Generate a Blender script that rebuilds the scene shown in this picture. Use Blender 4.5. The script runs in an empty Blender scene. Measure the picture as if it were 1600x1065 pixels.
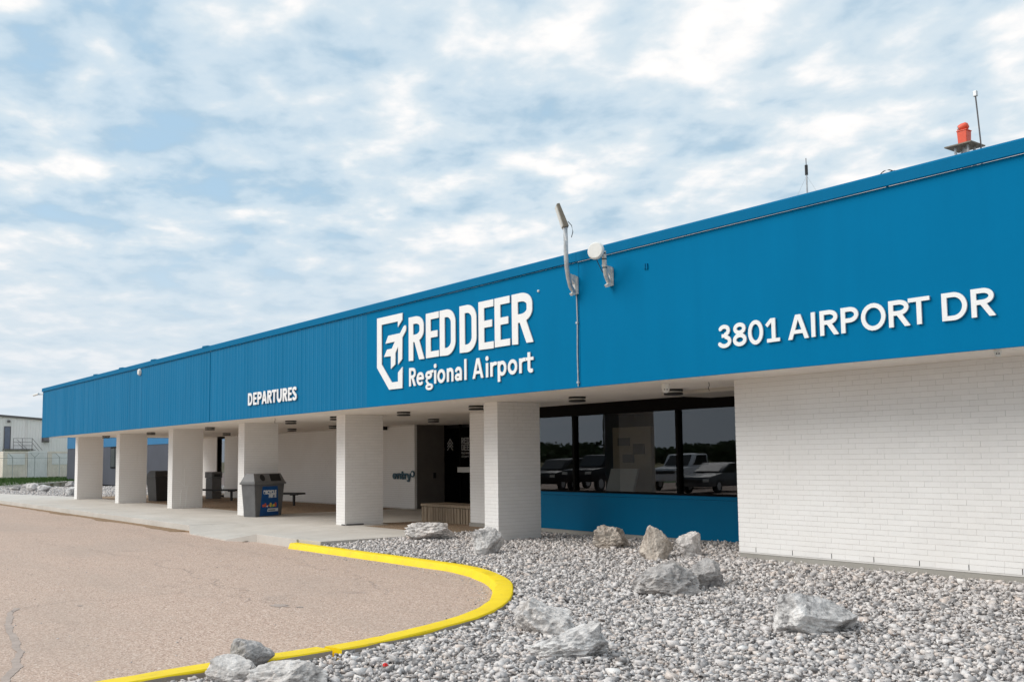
import bpy, bmesh, math, random
import numpy as np
from mathutils import Vector, Matrix, noise as mnoise

random.seed(7)
rng = np.random.default_rng(7)
scene = bpy.context.scene
col = scene.collection
R = math.radians

# ------------------------------------------------------------------ camera
cd = bpy.data.cameras.new('camera')
cam = bpy.data.objects.new('camera', cd)
col.objects.link(cam)
cr = Vector((0.5957320655909065, 0.803124766697759, -0.009690982584959602))
cu = Vector((0.0774885768713063, -0.04546072645667898, 0.995956245426721))
cf = Vector((-0.7994365681411201, 0.5940740117752175, 0.08931540769680978))
CAM = Vector((15.0826, -10.2913, 1.5530))
m = Matrix((cr, cu, -cf)).transposed().to_4x4()
m.translation = CAM
cam.matrix_world = m
cd.sensor_width = 36.0
cd.lens = 1570.08 * 36.0 / 1600.0
cd.shift_x = (800 - 762.3) / 1600.0
cd.shift_y = (575.5 - 532.5) / 1600.0
cd.clip_start = 0.1
cd.clip_end = 6000
scene.camera = cam

# ------------------------------------------------------------------ world: hazy blue sky with broken altocumulus
SUN = Vector((-0.42, -0.66, 0.68)).normalized()
sun_el = math.asin(SUN.z)
sun_rot = math.atan2(SUN.x, SUN.y)
world = bpy.data.worlds.new('World')
scene.world = world
world.use_nodes = True
wt = world.node_tree
wt.nodes.clear()


def wn(kind, **kw):
    n = wt.nodes.new(kind)
    for k, v in kw.items():
        setattr(n, k, v)
    return n


def wl(a, b):
    wt.links.new(a, b)


def wmath(op, a, b=None, clamp=False):
    n = wn('ShaderNodeMath', operation=op, use_clamp=clamp)
    for i, v in enumerate((a, b)):
        if v is None:
            continue
        if isinstance(v, (int, float)):
            n.inputs[i].default_value = v
        else:
            wl(v, n.inputs[i])
    return n.outputs[0]


SKY_STRENGTH = 0.12
out = wn('ShaderNodeOutputWorld')
bg = wn('ShaderNodeBackground')
bg.inputs['Strength'].default_value = SKY_STRENGTH
sky = wn('ShaderNodeTexSky', sky_type='NISHITA')
sky.sun_disc = False
sky.sun_elevation = sun_el
sky.sun_rotation = sun_rot
sky.air_density = 1.0
sky.dust_density = 1.5
sky.ozone_density = 1.5
tc = wn('ShaderNodeTexCoord')
sep = wn('ShaderNodeSeparateXYZ')
wl(tc.outputs['Generated'], sep.inputs[0])
zc = wmath('MAXIMUM', sep.outputs['Z'], 0.0)
den = wmath('ADD', zc, 0.15)
px_ = wmath('DIVIDE', sep.outputs['X'], den)
py_ = wmath('DIVIDE', sep.outputs['Y'], den)
comb = wn('ShaderNodeCombineXYZ')
wl(px_, comb.inputs[0])
wl(py_, comb.inputs[1])


def wnoise(scale, detail, rough, dist, off, rot=0.6, stretch=(1, 1, 1)):
    mp = wn('ShaderNodeMapping')
    mp.inputs['Location'].default_value = off
    mp.inputs['Rotation'].default_value = (0, 0, rot)
    mp.inputs['Scale'].default_value = stretch
    wl(comb.outputs[0], mp.inputs['Vector'])
    n = wn('ShaderNodeTexNoise')
    n.inputs['Scale'].default_value = scale
    n.inputs['Detail'].default_value = detail
    n.inputs['Roughness'].default_value = rough
    n.inputs['Distortion'].default_value = dist
    wl(mp.outputs[0], n.inputs['Vector'])
    return n.outputs['Fac']


def wramp(fac, stops, interp='EASE'):
    r = wn('ShaderNodeValToRGB')
    r.color_ramp.interpolation = interp
    els = r.color_ramp.elements
    while len(els) < len(stops):
        els.new(0.5)
    for e, (p, c) in zip(els, stops):
        e.position = p
        e.color = (*c, 1) if len(c) == 3 else c
    wl(fac, r.inputs[0])
    return r.outputs[0]


def wmix(fac, a, b):
    n = wn('ShaderNodeMix', data_type='RGBA')
    for s, v in ((n.inputs[0], fac), (n.inputs[6], a), (n.inputs[7], b)):
        if isinstance(v, (int, float)):
            s.default_value = v
        elif isinstance(v, tuple):
            s.default_value = (*v, 1)
        else:
            wl(v, s)
    return n.outputs[2]


K = 0.75 / SKY_STRENGTH
BX, BY_ = 14.9, 3.3
n_big = wnoise(0.9, 3, 0.5, 0.4, (BX, BY_, 0))
n_mid = wnoise(4.2, 5, 0.48, 0.2, (1.3, 2.2, 0), rot=0.35, stretch=(1.0, 1.12, 1))
n_det = wnoise(11.0, 5, 0.55, 0.2, (5.3, 9.1, 0))
cover = wmath('ADD', wmath('MULTIPLY', n_big, 0.45), wmath('ADD', wmath('MULTIPLY', n_mid, 0.62), wmath('MULTIPLY', n_det, 0.14)))
mask = wramp(cover, [(0.41, (.25, .25, .25)), (0.53, (.72, .72, .72)), (0.64, (1, 1, 1))])
shade = wramp(wmath('ADD', wmath('MULTIPLY', n_big, 0.26), wmath('ADD', wmath('MULTIPLY', n_mid, 0.52), wmath('MULTIPLY', n_det, 0.22))),
              [(0.38, tuple(v * K for v in (.37, .49, .585))), (0.49, tuple(v * K for v in (.57, .655, .715))), (0.63, tuple(v * K for v in (.88, .85, .83)))])
# thin blue in the gaps: the clear sky seen through high veil
gap = wmix(0.75, sky.outputs[0], tuple(v * K for v in (.36, .54, .68)))
clouded = wmix(mask, gap, shade)
hz = wramp(zc, [(0.0, (1, 1, 1)), (0.09, (.62, .62, .62)), (0.27, (0, 0, 0))])
final = wmix(hz, clouded, tuple(v * K for v in (.58, .645, .705)))
wl(final, bg.inputs['Color'])
wl(bg.outputs[0], out.inputs['Surface'])

# ------------------------------------------------------------------ sun (veiled by cloud)
sl = bpy.data.lights.new('sun', 'SUN')
sl.energy = 1.65
sl.angle = R(42)
sl.color = (1.0, 0.955, 0.89)
so = bpy.data.objects.new('sun', sl)
so.rotation_euler = (-SUN).to_track_quat('-Z', 'Y').to_euler()
so.location = (-20, -30, 40)
col.objects.link(so)

scene.view_settings.view_transform = 'Standard'
scene.view_settings.look = 'None'
scene.view_settings.exposure = 0.70
scene.view_settings.gamma = 1.0
scene.view_settings.use_curve_mapping = False
scene.render.engine = 'CYCLES'
scene.cycles.max_bounces = 12
scene.cycles.diffuse_bounces = 10
scene.cycles.transparent_max_bounces = 12
scene.cycles.sample_clamp_indirect = 6


# ------------------------------------------------------------------ material helpers
class NT:
    def __init__(self, name):
        self.m = bpy.data.materials.new(name)
        self.m.use_nodes = True
        self.t = self.m.node_tree
        self.t.nodes.clear()
        self.out = self.n('ShaderNodeOutputMaterial')
        self.tc = self.n('ShaderNodeTexCoord')

    def n(self, kind, **kw):
        nd = self.t.nodes.new(kind)
        for k, v in kw.items():
            setattr(nd, k, v)
        return nd

    def l(self, a, b):
        self.t.links.new(a, b)

    def s(self, sock, v):
        if isinstance(v, (int, float)):
            sock.default_value = v
        elif isinstance(v, (tuple, list)):
            sock.default_value = (*v, 1) if len(v) == 3 and len(sock.default_value) == 4 else v
        else:
            self.l(v, sock)

    def math(self, op, a, b=0.0, clamp=False):
        nd = self.n('ShaderNodeMath', operation=op, use_clamp=clamp)
        self.s(nd.inputs[0], a)
        self.s(nd.inputs[1], b)
        return nd.outputs[0]

    def coord(self, which='Object', scale=(1, 1, 1), loc=(0, 0, 0), geo=False):
        mp = self.n('ShaderNodeMapping')
        mp.inputs['Scale'].default_value = scale
        mp.inputs['Location'].default_value = loc
        if geo:
            g = self.n('ShaderNodeNewGeometry')
            self.l(g.outputs['Position'], mp.inputs['Vector'])
        else:
            self.l(self.tc.outputs[which], mp.inputs['Vector'])
        return mp.outputs[0]

    def noise(self, vec, scale, detail=4, rough=0.55, dist=0.0):
        nd = self.n('ShaderNodeTexNoise')
        nd.inputs['Scale'].default_value = scale
        nd.inputs['Detail'].default_value = detail
        nd.inputs['Roughness'].default_value = rough
        nd.inputs['Distortion'].default_value = dist
        self.l(vec, nd.inputs['Vector'])
        return nd.outputs['Fac']

    def voronoi(self, vec, scale, feature='F1', out='Distance'):
        nd = self.n('ShaderNodeTexVoronoi', feature=feature)
        nd.inputs['Scale'].default_value = scale
        self.l(vec, nd.inputs['Vector'])
        return nd.outputs[out]

    def ramp(self, fac, stops, interp='LINEAR'):
        r = self.n('ShaderNodeValToRGB')
        r.color_ramp.interpolation = interp
        els = r.color_ramp.elements
        while len(els) < len(stops):
            els.new(0.5)
        for e, (p, c) in zip(els, stops):
            e.position = p
            e.color = (c, c, c, 1) if isinstance(c, (int, float)) else (*c, 1)
        self.l(fac, r.inputs[0])
        return r.outputs[0]

    def mix(self, fac, a, b, blend='MIX'):
        nd = self.n('ShaderNodeMix', data_type='RGBA', blend_type=blend)
        self.s(nd.inputs[0], fac)
        self.s(nd.inputs[6], a)
        self.s(nd.inputs[7], b)
        return nd.outputs[2]

    def bump(self, h, strength, dist=0.01, normal=None):
        b = self.n('ShaderNodeBump')
        b.inputs['Strength'].default_value = strength
        b.inputs['Distance'].default_value = dist
        self.l(h, b.inputs['Height'])
        if normal is not None:
            self.l(normal, b.inputs['Normal'])
        return b.outputs[0]

    def done(self, color, rough=0.6, metallic=0.0, normal=None, spec=None, coat=None):
        p = self.n('ShaderNodeBsdfPrincipled')
        self.s(p.inputs['Base Color'], color)
        self.s(p.inputs['Roughness'], rough)
        p.inputs['Metallic'].default_value = metallic
        if spec is not None:
            p.inputs['Specular IOR Level'].default_value = spec
        if normal is not None:
            self.l(normal, p.inputs['Normal'])
        self.l(p.outputs[0], self.out.inputs['Surface'])
        return self.m


def simple(name, c, rough=0.5, var=0.12, scale=6.0, bump=0.0, bscale=60.0, metallic=0.0, spec=None, geo=True):
    t = NT(name)
    v = t.coord(geo=geo)
    n = t.noise(v, scale, 5, 0.6)
    lo = tuple(x * (1 - var) for x in c)
    hi = tuple(min(1, x * (1 + var)) for x in c)
    colr = t.ramp(n, [(0.3, lo), (0.7, hi)])
    nm = None
    if bump:
        nm = t.bump(t.noise(v, bscale, 4, 0.6), bump, 0.004)
    return t.done(colr, rough, metallic, nm, spec)


def mk_blue(name, c, spec=0.4, rough=0.42):
    t = NT(name)
    v = t.coord(geo=True, scale=(1, 1, 0.12))
    n1 = t.noise(v, 3.2, 5, 0.6)
    v2 = t.coord(geo=True)
    n2 = t.noise(v2, 0.5, 3, 0.5)
    k = t.math('ADD', t.math('MULTIPLY', n1, 0.55), t.math('MULTIPLY', n2, 0.45))
    colr = t.ramp(k, [(0.32, tuple(x * 0.95 for x in c)), (0.68, tuple(x * 1.05 for x in c))])
    nm = t.bump(t.noise(t.coord(geo=True), 1.1, 2, 0.4), 0.06, 0.05)
    return t.done(colr, rough, 0, nm, spec)


def mk_brick_paint():
    t = NT('painted_brick')
    v = t.coord(geo=True)
    n = t.noise(v, 0.9, 5, 0.6)
    fine = t.noise(v, 24, 5, 0.65)
    c1 = t.ramp(n, [(0.3, (.825, .80, .775)), (0.7, (.87, .853, .835))])
    # drips of grime with their own shape
    dv = t.coord(geo=True, scale=(2.2, 2.2, 0.35))
    dirt = t.ramp(t.noise(dv, 3.0, 6, 0.65), [(0.60, 0.0), (0.80, 0.22)])
    c2 = t.mix(dirt, c1, (.52, .49, .44))
    info = t.n('ShaderNodeObjectInfo')
    tint = t.math('ADD', t.math('MULTIPLY', info.outputs['Random'], 0.04), 0.96)
    cc = t.n('ShaderNodeCombineColor')
    for i in range(3):
        t.l(tint, cc.inputs[i])
    c3 = t.mix(1.0, c2, cc.outputs[0], 'MULTIPLY')
    nm = t.bump(fine, 0.35, 0.004)
    return t.done(c3, 0.62, 0, nm, 0.3)


def mk_road():
    t = NT('chip_seal_road')
    v = t.coord(geo=True)
    ch = t.voronoi(v, 70, 'F1', 'Color')
    sepc = t.n('ShaderNodeSeparateColor')
    t.l(ch, sepc.inputs[0])
    fine = t.ramp(sepc.outputs[0], [(0.0, (.29, .20, .16)), (0.45, (.48, .35, .28)), (0.8, (.58, .44, .36)), (1.0, (.70, .59, .51))])
    # rolled bands and worn greyer wheel tracks
    wv = t.coord(geo=True, scale=(0.35, 1.0, 1))
    big = t.noise(wv, 0.55, 5, 0.6, 0.3)
    worn = t.ramp(big, [(0.45, 0.0), (0.68, 0.5)])
    c = t.mix(worn, fine, (.40, .32, .27))
    mid = t.noise(v, 5, 5, 0.65)
    c = t.mix(t.ramp(mid, [(0.35, 0.0), (0.75, 0.30)]), c, (.44, .345, .275))
    oil = t.ramp(t.noise(t.coord(geo=True, scale=(.8, 1.3, 1)), 1.7, 6, 0.62, 0.6), [(0.60, 0.0), (0.76, 0.42)])
    c = t.mix(oil, c, (.25, .20, .175))
    # scattered dark stones
    sp = t.ramp(t.voronoi(v, 9.0), [(0.035, 0.8), (0.07, 0.0)])
    c = t.mix(sp, c, (.13, .10, .08))
    nm = t.bump(t.voronoi(v, 70), 0.5, 0.006, t.bump(mid, 0.3, 0.02))
    return t.done(c, 0.85, 0, nm, 0.2)


def mk_concrete(name, lo, hi, speck=True, bump=0.2):
    t = NT(name)
    v = t.coord(geo=True)
    n = t.noise(v, 0.8, 6, 0.62, 0.2)
    f = t.noise(v, 90, 3, 0.6)
    c = t.ramp(n, [(0.3, lo), (0.7, hi)])
    c = t.mix(t.ramp(f, [(0.35, 0.25), (0.6, 0.0)]), c, tuple(x * 0.7 for x in lo))
    st = t.ramp(t.noise(t.coord(geo=True, scale=(.6, 1.4, 1)), 2.2, 7, 0.7), [(0.58, 0.0), (0.78, 0.35)])
    c = t.mix(st, c, tuple(x * 0.72 for x in lo))
    return t.done(c, 0.8, 0, t.bump(f, bump, 0.004), 0.25)


def mk_aggregate():
    t = NT('exposed_aggregate')
    v = t.coord(geo=True)
    ch = t.voronoi(v, 60, 'F1', 'Color')
    s = t.n('ShaderNodeSeparateColor')
    t.l(ch, s.inputs[0])
    c = t.ramp(s.outputs[0], [(0.0, (.13, .085, .055)), (0.5, (.27, .185, .12)), (0.85, (.38, .28, .19)), (1, (.50, .42, .33))])
    return t.done(c, 0.8, 0, t.bump(t.voronoi(v, 60), 0.5, 0.006), 0.25)


def mk_gravel(name='gravel_stone'):
    t = NT(name)
    a = t.n('ShaderNodeAttribute', attribute_name='tint')
    v = t.coord(geo=True)
    base = t.ramp(a.outputs['Fac'], [(0.0, (.11, .107, .11)), (0.12, (.26, .247, .245)), (0.28, (.45, .425, .415)), (0.48, (.62, .575, .555)),
                                     (0.66, (.71, .675, .655)), (0.85, (.62, .525, .465)), (1.0, (.84, .82, .80))])
    n = t.noise(v, 38, 5, 0.65)
    c = t.mix(t.ramp(n, [(0.45, 0.0), (0.72, 0.4)]), base, (.78, .74, .71))
    c = t.mix(t.ramp(t.noise(v, 80, 3, 0.6), [(0.48, 0.0), (0.72, 0.45)]), c, (.22, .205, .195))
    return t.done(c, 0.85, 0, t.bump(n, 0.4, 0.006), 0.2)


def mk_gravel_bed():
    t = NT('gravel_bed_soil')
    v = t.coord(geo=True)
    ch = t.voronoi(v, 22, 'F1', 'Color')
    s = t.n('ShaderNodeSeparateColor')
    t.l(ch, s.inputs[0])
    c = t.ramp(s.outputs[0], [(0.0, (.22, .21, .21)), (0.3, (.42, .40, .39)), (0.6, (.54, .505, .485)), (0.9, (.62, .59, .57)), (1, (.72, .70, .68))])
    d = t.voronoi(v, 22)
    return t.done(c, 0.9, 0, t.bump(d, 1.0, 0.05), 0.2)


def mk_rock(name, dark, light, pink, veins=0.5):
    t = NT(name)
    v = t.coord('Object')
    n = t.noise(v, 3.2, 8, 0.68, 0.5)
    n2 = t.noise(v, 11, 8, 0.7, 0.4)
    k = t.math('ADD', t.math('MULTIPLY', n, 0.65), t.math('MULTIPLY', n2, 0.35))
    c = t.ramp(k, [(0.40, dark), (0.47, tuple(0.4 * a + .6 * b for a, b in zip(dark, light))), (0.53, light), (0.63, tuple(min(1, x * 1.3) for x in light))])
    c = t.mix(t.ramp(t.noise(v, 2.0, 4, 0.5), [(0.5, 0.0), (0.7, 0.55)]), c, pink)
    wv = t.noise(t.coord('Object', scale=(1.3, 1.0, 2.2), loc=(3.1, 1.7, .4)), 5.0, 7, 0.62, 0.7)
    dv = t.math('ABSOLUTE', t.math('SUBTRACT', wv, 0.5))
    pt = t.ramp(t.noise(v, 2.4, 3, 0.5), [(0.42, 0.0), (0.58, 1.0)])
    cr_ = t.math('MULTIPLY', t.ramp(dv, [(0.0, veins), (0.022, veins * .6), (0.05, 0.0)]), pt)
    c = t.mix(cr_, c, (.76, .74, .71))
    c = t.mix(t.ramp(t.noise(v, 70, 5, 0.7), [(0.52, 0.0), (0.70, 0.35)]), c, tuple(x * .6 for x in dark))
    c = t.mix(t.ramp(t.noise(t.coord('Object', loc=(5, 5, 5)), 26, 6, 0.7), [(0.52, 0.0), (0.66, 0.6)]), c, tuple(min(1, x * 1.3) for x in light))
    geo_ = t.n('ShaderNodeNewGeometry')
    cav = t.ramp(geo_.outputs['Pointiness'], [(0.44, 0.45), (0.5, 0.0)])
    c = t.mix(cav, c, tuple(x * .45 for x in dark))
    h = t.math('ADD', t.math('MULTIPLY', n2, 0.7), t.math('MULTIPLY', t.noise(v, 40, 6, 0.7), 0.3))
    return t.done(c, 0.88, 0, t.bump(t.noise(v, 110, 4, 0.7), 0.6, 0.006, t.bump(h, 1.0, 0.03)), 0.2)


def mk_glass(name, tint, gain=1.0, ior=1.52):
    t = NT(name)
    fr = t.n('ShaderNodeFresnel')
    fr.inputs['IOR'].default_value = ior
    nz = t.noise(t.coord(geo=True), 0.7, 2, 0.4)
    nm = t.bump(nz, 0.012, 0.1)
    tr = t.n('ShaderNodeBsdfTransparent')
    tr.inputs['Color'].default_value = (*tint, 1)
    gl = t.n('ShaderNodeBsdfGlossy')
    gl.inputs['Roughness'].default_value = 0.0
    gl.inputs['Color'].default_value = (.92, .95, 1.0, 1)
    t.l(nm, gl.inputs['Normal'])
    mx = t.n('ShaderNodeMixShader')
    gb = t.n('ShaderNodeNewGeometry')
    t.l(t.math('MULTIPLY', t.math('MULTIPLY', fr.outputs[0], gain, True), t.math('SUBTRACT', 1.0, gb.outputs['Backfacing'])), mx.inputs[0])
    t.l(tr.outputs[0], mx.inputs[1])
    t.l(gl.outputs[0], mx.inputs[2])
    t.l(mx.outputs[0], t.out.inputs['Surface'])
    return t.m


def mk_stripes(name, a, b, scale_vec, rough=0.6, spec=0.3):
    t = NT(name)
    n = t.noise(t.coord(geo=True, scale=scale_vec), 4.0, 5, 0.6)
    return t.done(t.ramp(n, [(0.3, a), (0.7, b)]), rough, 0, None, spec)


def mk_yellow():
    t = NT('yellow_kerb_paint')
    v = t.coord(geo=True)
    n = t.noise(v, 3, 6, 0.65)
    c = t.ramp(n, [(0.3, (.78, .55, .002)), (0.7, (.86, .645, .004))])
    sc_ = t.ramp(t.noise(v, 14, 7, 0.7), [(0.60, 0.0), (0.70, 0.7)])
    c = t.mix(sc_, c, (.50, .37, .05))
    gr = t.ramp(t.noise(v, 4.5, 7, 0.68, 0.5), [(0.56, 0.0), (0.76, 0.5)])
    c = t.mix(gr, c, (.42, .33, .10))
    return t.done(c, 0.55, 0, t.bump(t.noise(v, 60, 4, 0.6), 0.35, 0.004), 0.3)


M = dict(
    blue=mk_blue('blue_metal_cladding', (.0, .153, .326), 0.03, 0.6),
    blue_ribbed=mk_blue('blue_ribbed_cladding', (.0, .148, .312), 0.10, 0.5),
    blue_low=mk_blue('blue_spandrel', (.0, .135, .275), 0.08),
    coping=mk_blue('blue_coping', (.0, .136, .29), 0.05, 0.55),
    brick=mk_brick_paint(),
    mortar=simple('painted_mortar', (.68, .655, .625), 0.75, 0.10, 5),
    footing=mk_concrete('footing_concrete', (.33, .31, .28), (.43, .41, .37)),
    soffit=simple('stucco_soffit', (.86, .80, .73), 0.8, 0.05, 1.2, 0.25, 50),
    soffit_dark=simple('soffit_beam', (.46, .43, .39), 0.8, 0.06, 2),
    roof=simple('roof_membrane', (.20, .20, .20), 0.9, 0.15, 2),
    frame=simple('bronze_window_frame', (.005, .0045, .004), 0.6, 0.2, 8, spec=0.05),
    glass=mk_glass('tinted_glass', (.72, .72, .70), 1.9),
    glass_dark=mk_glass('door_glass', (.05, .055, .06), 0.5),
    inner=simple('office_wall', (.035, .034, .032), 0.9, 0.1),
    inner_wall=simple('office_partition', (.42, .36, .27), 0.9, 0.1),
    charcoal=simple('charcoal_wall_paint', (.135, .122, .112), 0.6, 0.1, 3, 0.15, 60),
    black=simple('black_metal', (.012, .012, .013), 0.45, 0.2, 9),
    white_plastic=simple('white_plastic', (.74, .73, .70), 0.4, 0.05, 6),
    white_letter=simple('white_letter', (.80, .80, .80), 0.45, 0.02, 6),
    letter_grey=simple('door_lettering', (.42, .42, .42), 0.6, 0.03, 6),
    teal=simple('teal_letter', (.008, .07, .11), 0.45, 0.1, 6),
    galv=simple('galvanised_steel', (.52, .53, .54), 0.42, 0.18, 14, metallic=0.55),
    rust=simple('rusty_white_bracket', (.62, .60, .57), 0.55, 0.25, 22),
    lamp_head=simple('lamp_housing', (.19, .16, .12), 0.5, 0.2, 9),
    lens=simple('frosted_lens', (.62, .60, .55), 0.3, 0.05, 9),
    orange=simple('beacon_red', (.72, .085, .035), 0.4, 0.12, 12),
    chrome=simple('beacon_glass', (.55, .58, .60), 0.12, 0.1, 12, metallic=0.8),
    bin_grey=simple('grey_bin_plastic', (.135, .135, .138), 0.5, 0.12, 6, 0.1, 80),
    bin_light=simple('grey_bin_lid', (.17, .17, .172), 0.5, 0.12, 6, 0.1, 80),
    bin_dark=simple('dark_bin_plastic', (.045, .045, .047), 0.5, 0.12, 6),
    poster=simple('blue_poster', (.004, .075, .26), 0.4, 0.12, 7),
    print_white=simple('print_white', (.75, .77, .80), 0.5, 0.03, 7),
    print_red=simple('print_red', (.65, .12, .06), 0.5, 0.05, 7),
    print_yellow=simple('print_yellow', (.75, .55, .10), 0.5, 0.05, 7),
    print_green=simple('print_green', (.18, .42, .12), 0.5, 0.05, 7),
    planter=mk_stripes('ribbed_planter_concrete', (.22, .165, .115), (.36, .285, .21), (6, 6, 0.5), 0.85),
    road=mk_road(),
    concrete=mk_concrete('pavement_concrete', (.50, .465, .42), (.62, .585, .54)),
    kerb_conc=mk_concrete('kerb_concrete', (.28, .245, .205), (.40, .36, .31), bump=0.4),
    aggregate=mk_aggregate(),
    yellow=mk_yellow(),
    gravel=mk_gravel(),
    bed=mk_gravel_bed(),
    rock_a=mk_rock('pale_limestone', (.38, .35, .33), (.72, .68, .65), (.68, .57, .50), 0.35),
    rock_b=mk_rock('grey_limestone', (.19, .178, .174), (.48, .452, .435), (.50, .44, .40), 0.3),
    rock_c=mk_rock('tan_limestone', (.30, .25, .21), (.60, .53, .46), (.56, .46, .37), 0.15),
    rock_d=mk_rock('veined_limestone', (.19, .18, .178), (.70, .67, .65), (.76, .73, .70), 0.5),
    grass=simple('grass_ground', (.05, .105, .018), 0.9, 0.35, 2.5, 0.6, 30),
    field=simple('dry_field', (.21, .18, .07), 0.95, 0.3, 0.05),
    sand=simple('washed_sand', (.22, .14, .075), 0.95, 0.25, 12, 0.4, 80),
    tar=simple('crack_sealant', (.37, .30, .26), 0.8, 0.15, 10, 0.3, 60),
    hangar=mk_stripes('hangar_cladding', (.80, .77, .755), (.88, .86, .845), (1, 8, 0.2)),
    cream=simple('cream_container_paint', (.84, .745, .655), 0.6, 0.12, 1.5),
    white_cont=simple('white_container_paint', (.82, .80, .80), 0.6, 0.08, 1.5),
    blue_far=mk_blue('wing_blue_band', (.01, .16, .36)),
    slate=simple('wing_slate_wall', (.055, .06, .085), 0.6, 0.1, 0.8),
    slate_door=simple('hangar_door_paint', (.14, .16, .22), 0.5, 0.1, 3),
    rail=simple('railing_steel', (.12, .11, .11), 0.5, 0.15, 4),
    fence_steel=simple('fence_galvanised', (.36, .37, .38), 0.5, 0.15, 4, metallic=0.3),
    car_black=simple('black_car_paint', (.008, .008, .009), 0.3, 0.1, 2, spec=0.3),
    car_white=simple('white_car_paint', (.75, .76, .78), 0.25, 0.03, 2),
    car_grey=simple('grey_car_paint', (.07, .075, .08), 0.25, 0.1, 2),
    car_red=simple('red_car_paint', (.30, .012, .02), 0.25, 0.1, 2),
    car_glass=simple('car_glass', (.015, .018, .02), 0.08, 0.1, 2),
    tyre=simple('tyre_rubber', (.02, .02, .02), 0.8, 0.1, 6),
    tail=simple('tail_lamp_red', (.5, .02, .02), 0.3, 0.1, 6),
    leaf=simple('treeline_leaves', (.035, .060, .018), 0.9, 0.5, 0.35),
    bark=simple('pole_wood', (.10, .075, .055), 0.9, 0.2, 3),
    red_bit=simple('red_wrapper', (.70, .02, .02), 0.5, 0.05, 6),
    caulk=simple('joint_caulk', (.86, .85, .83), 0.5, 0.02, 6),
)


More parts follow.
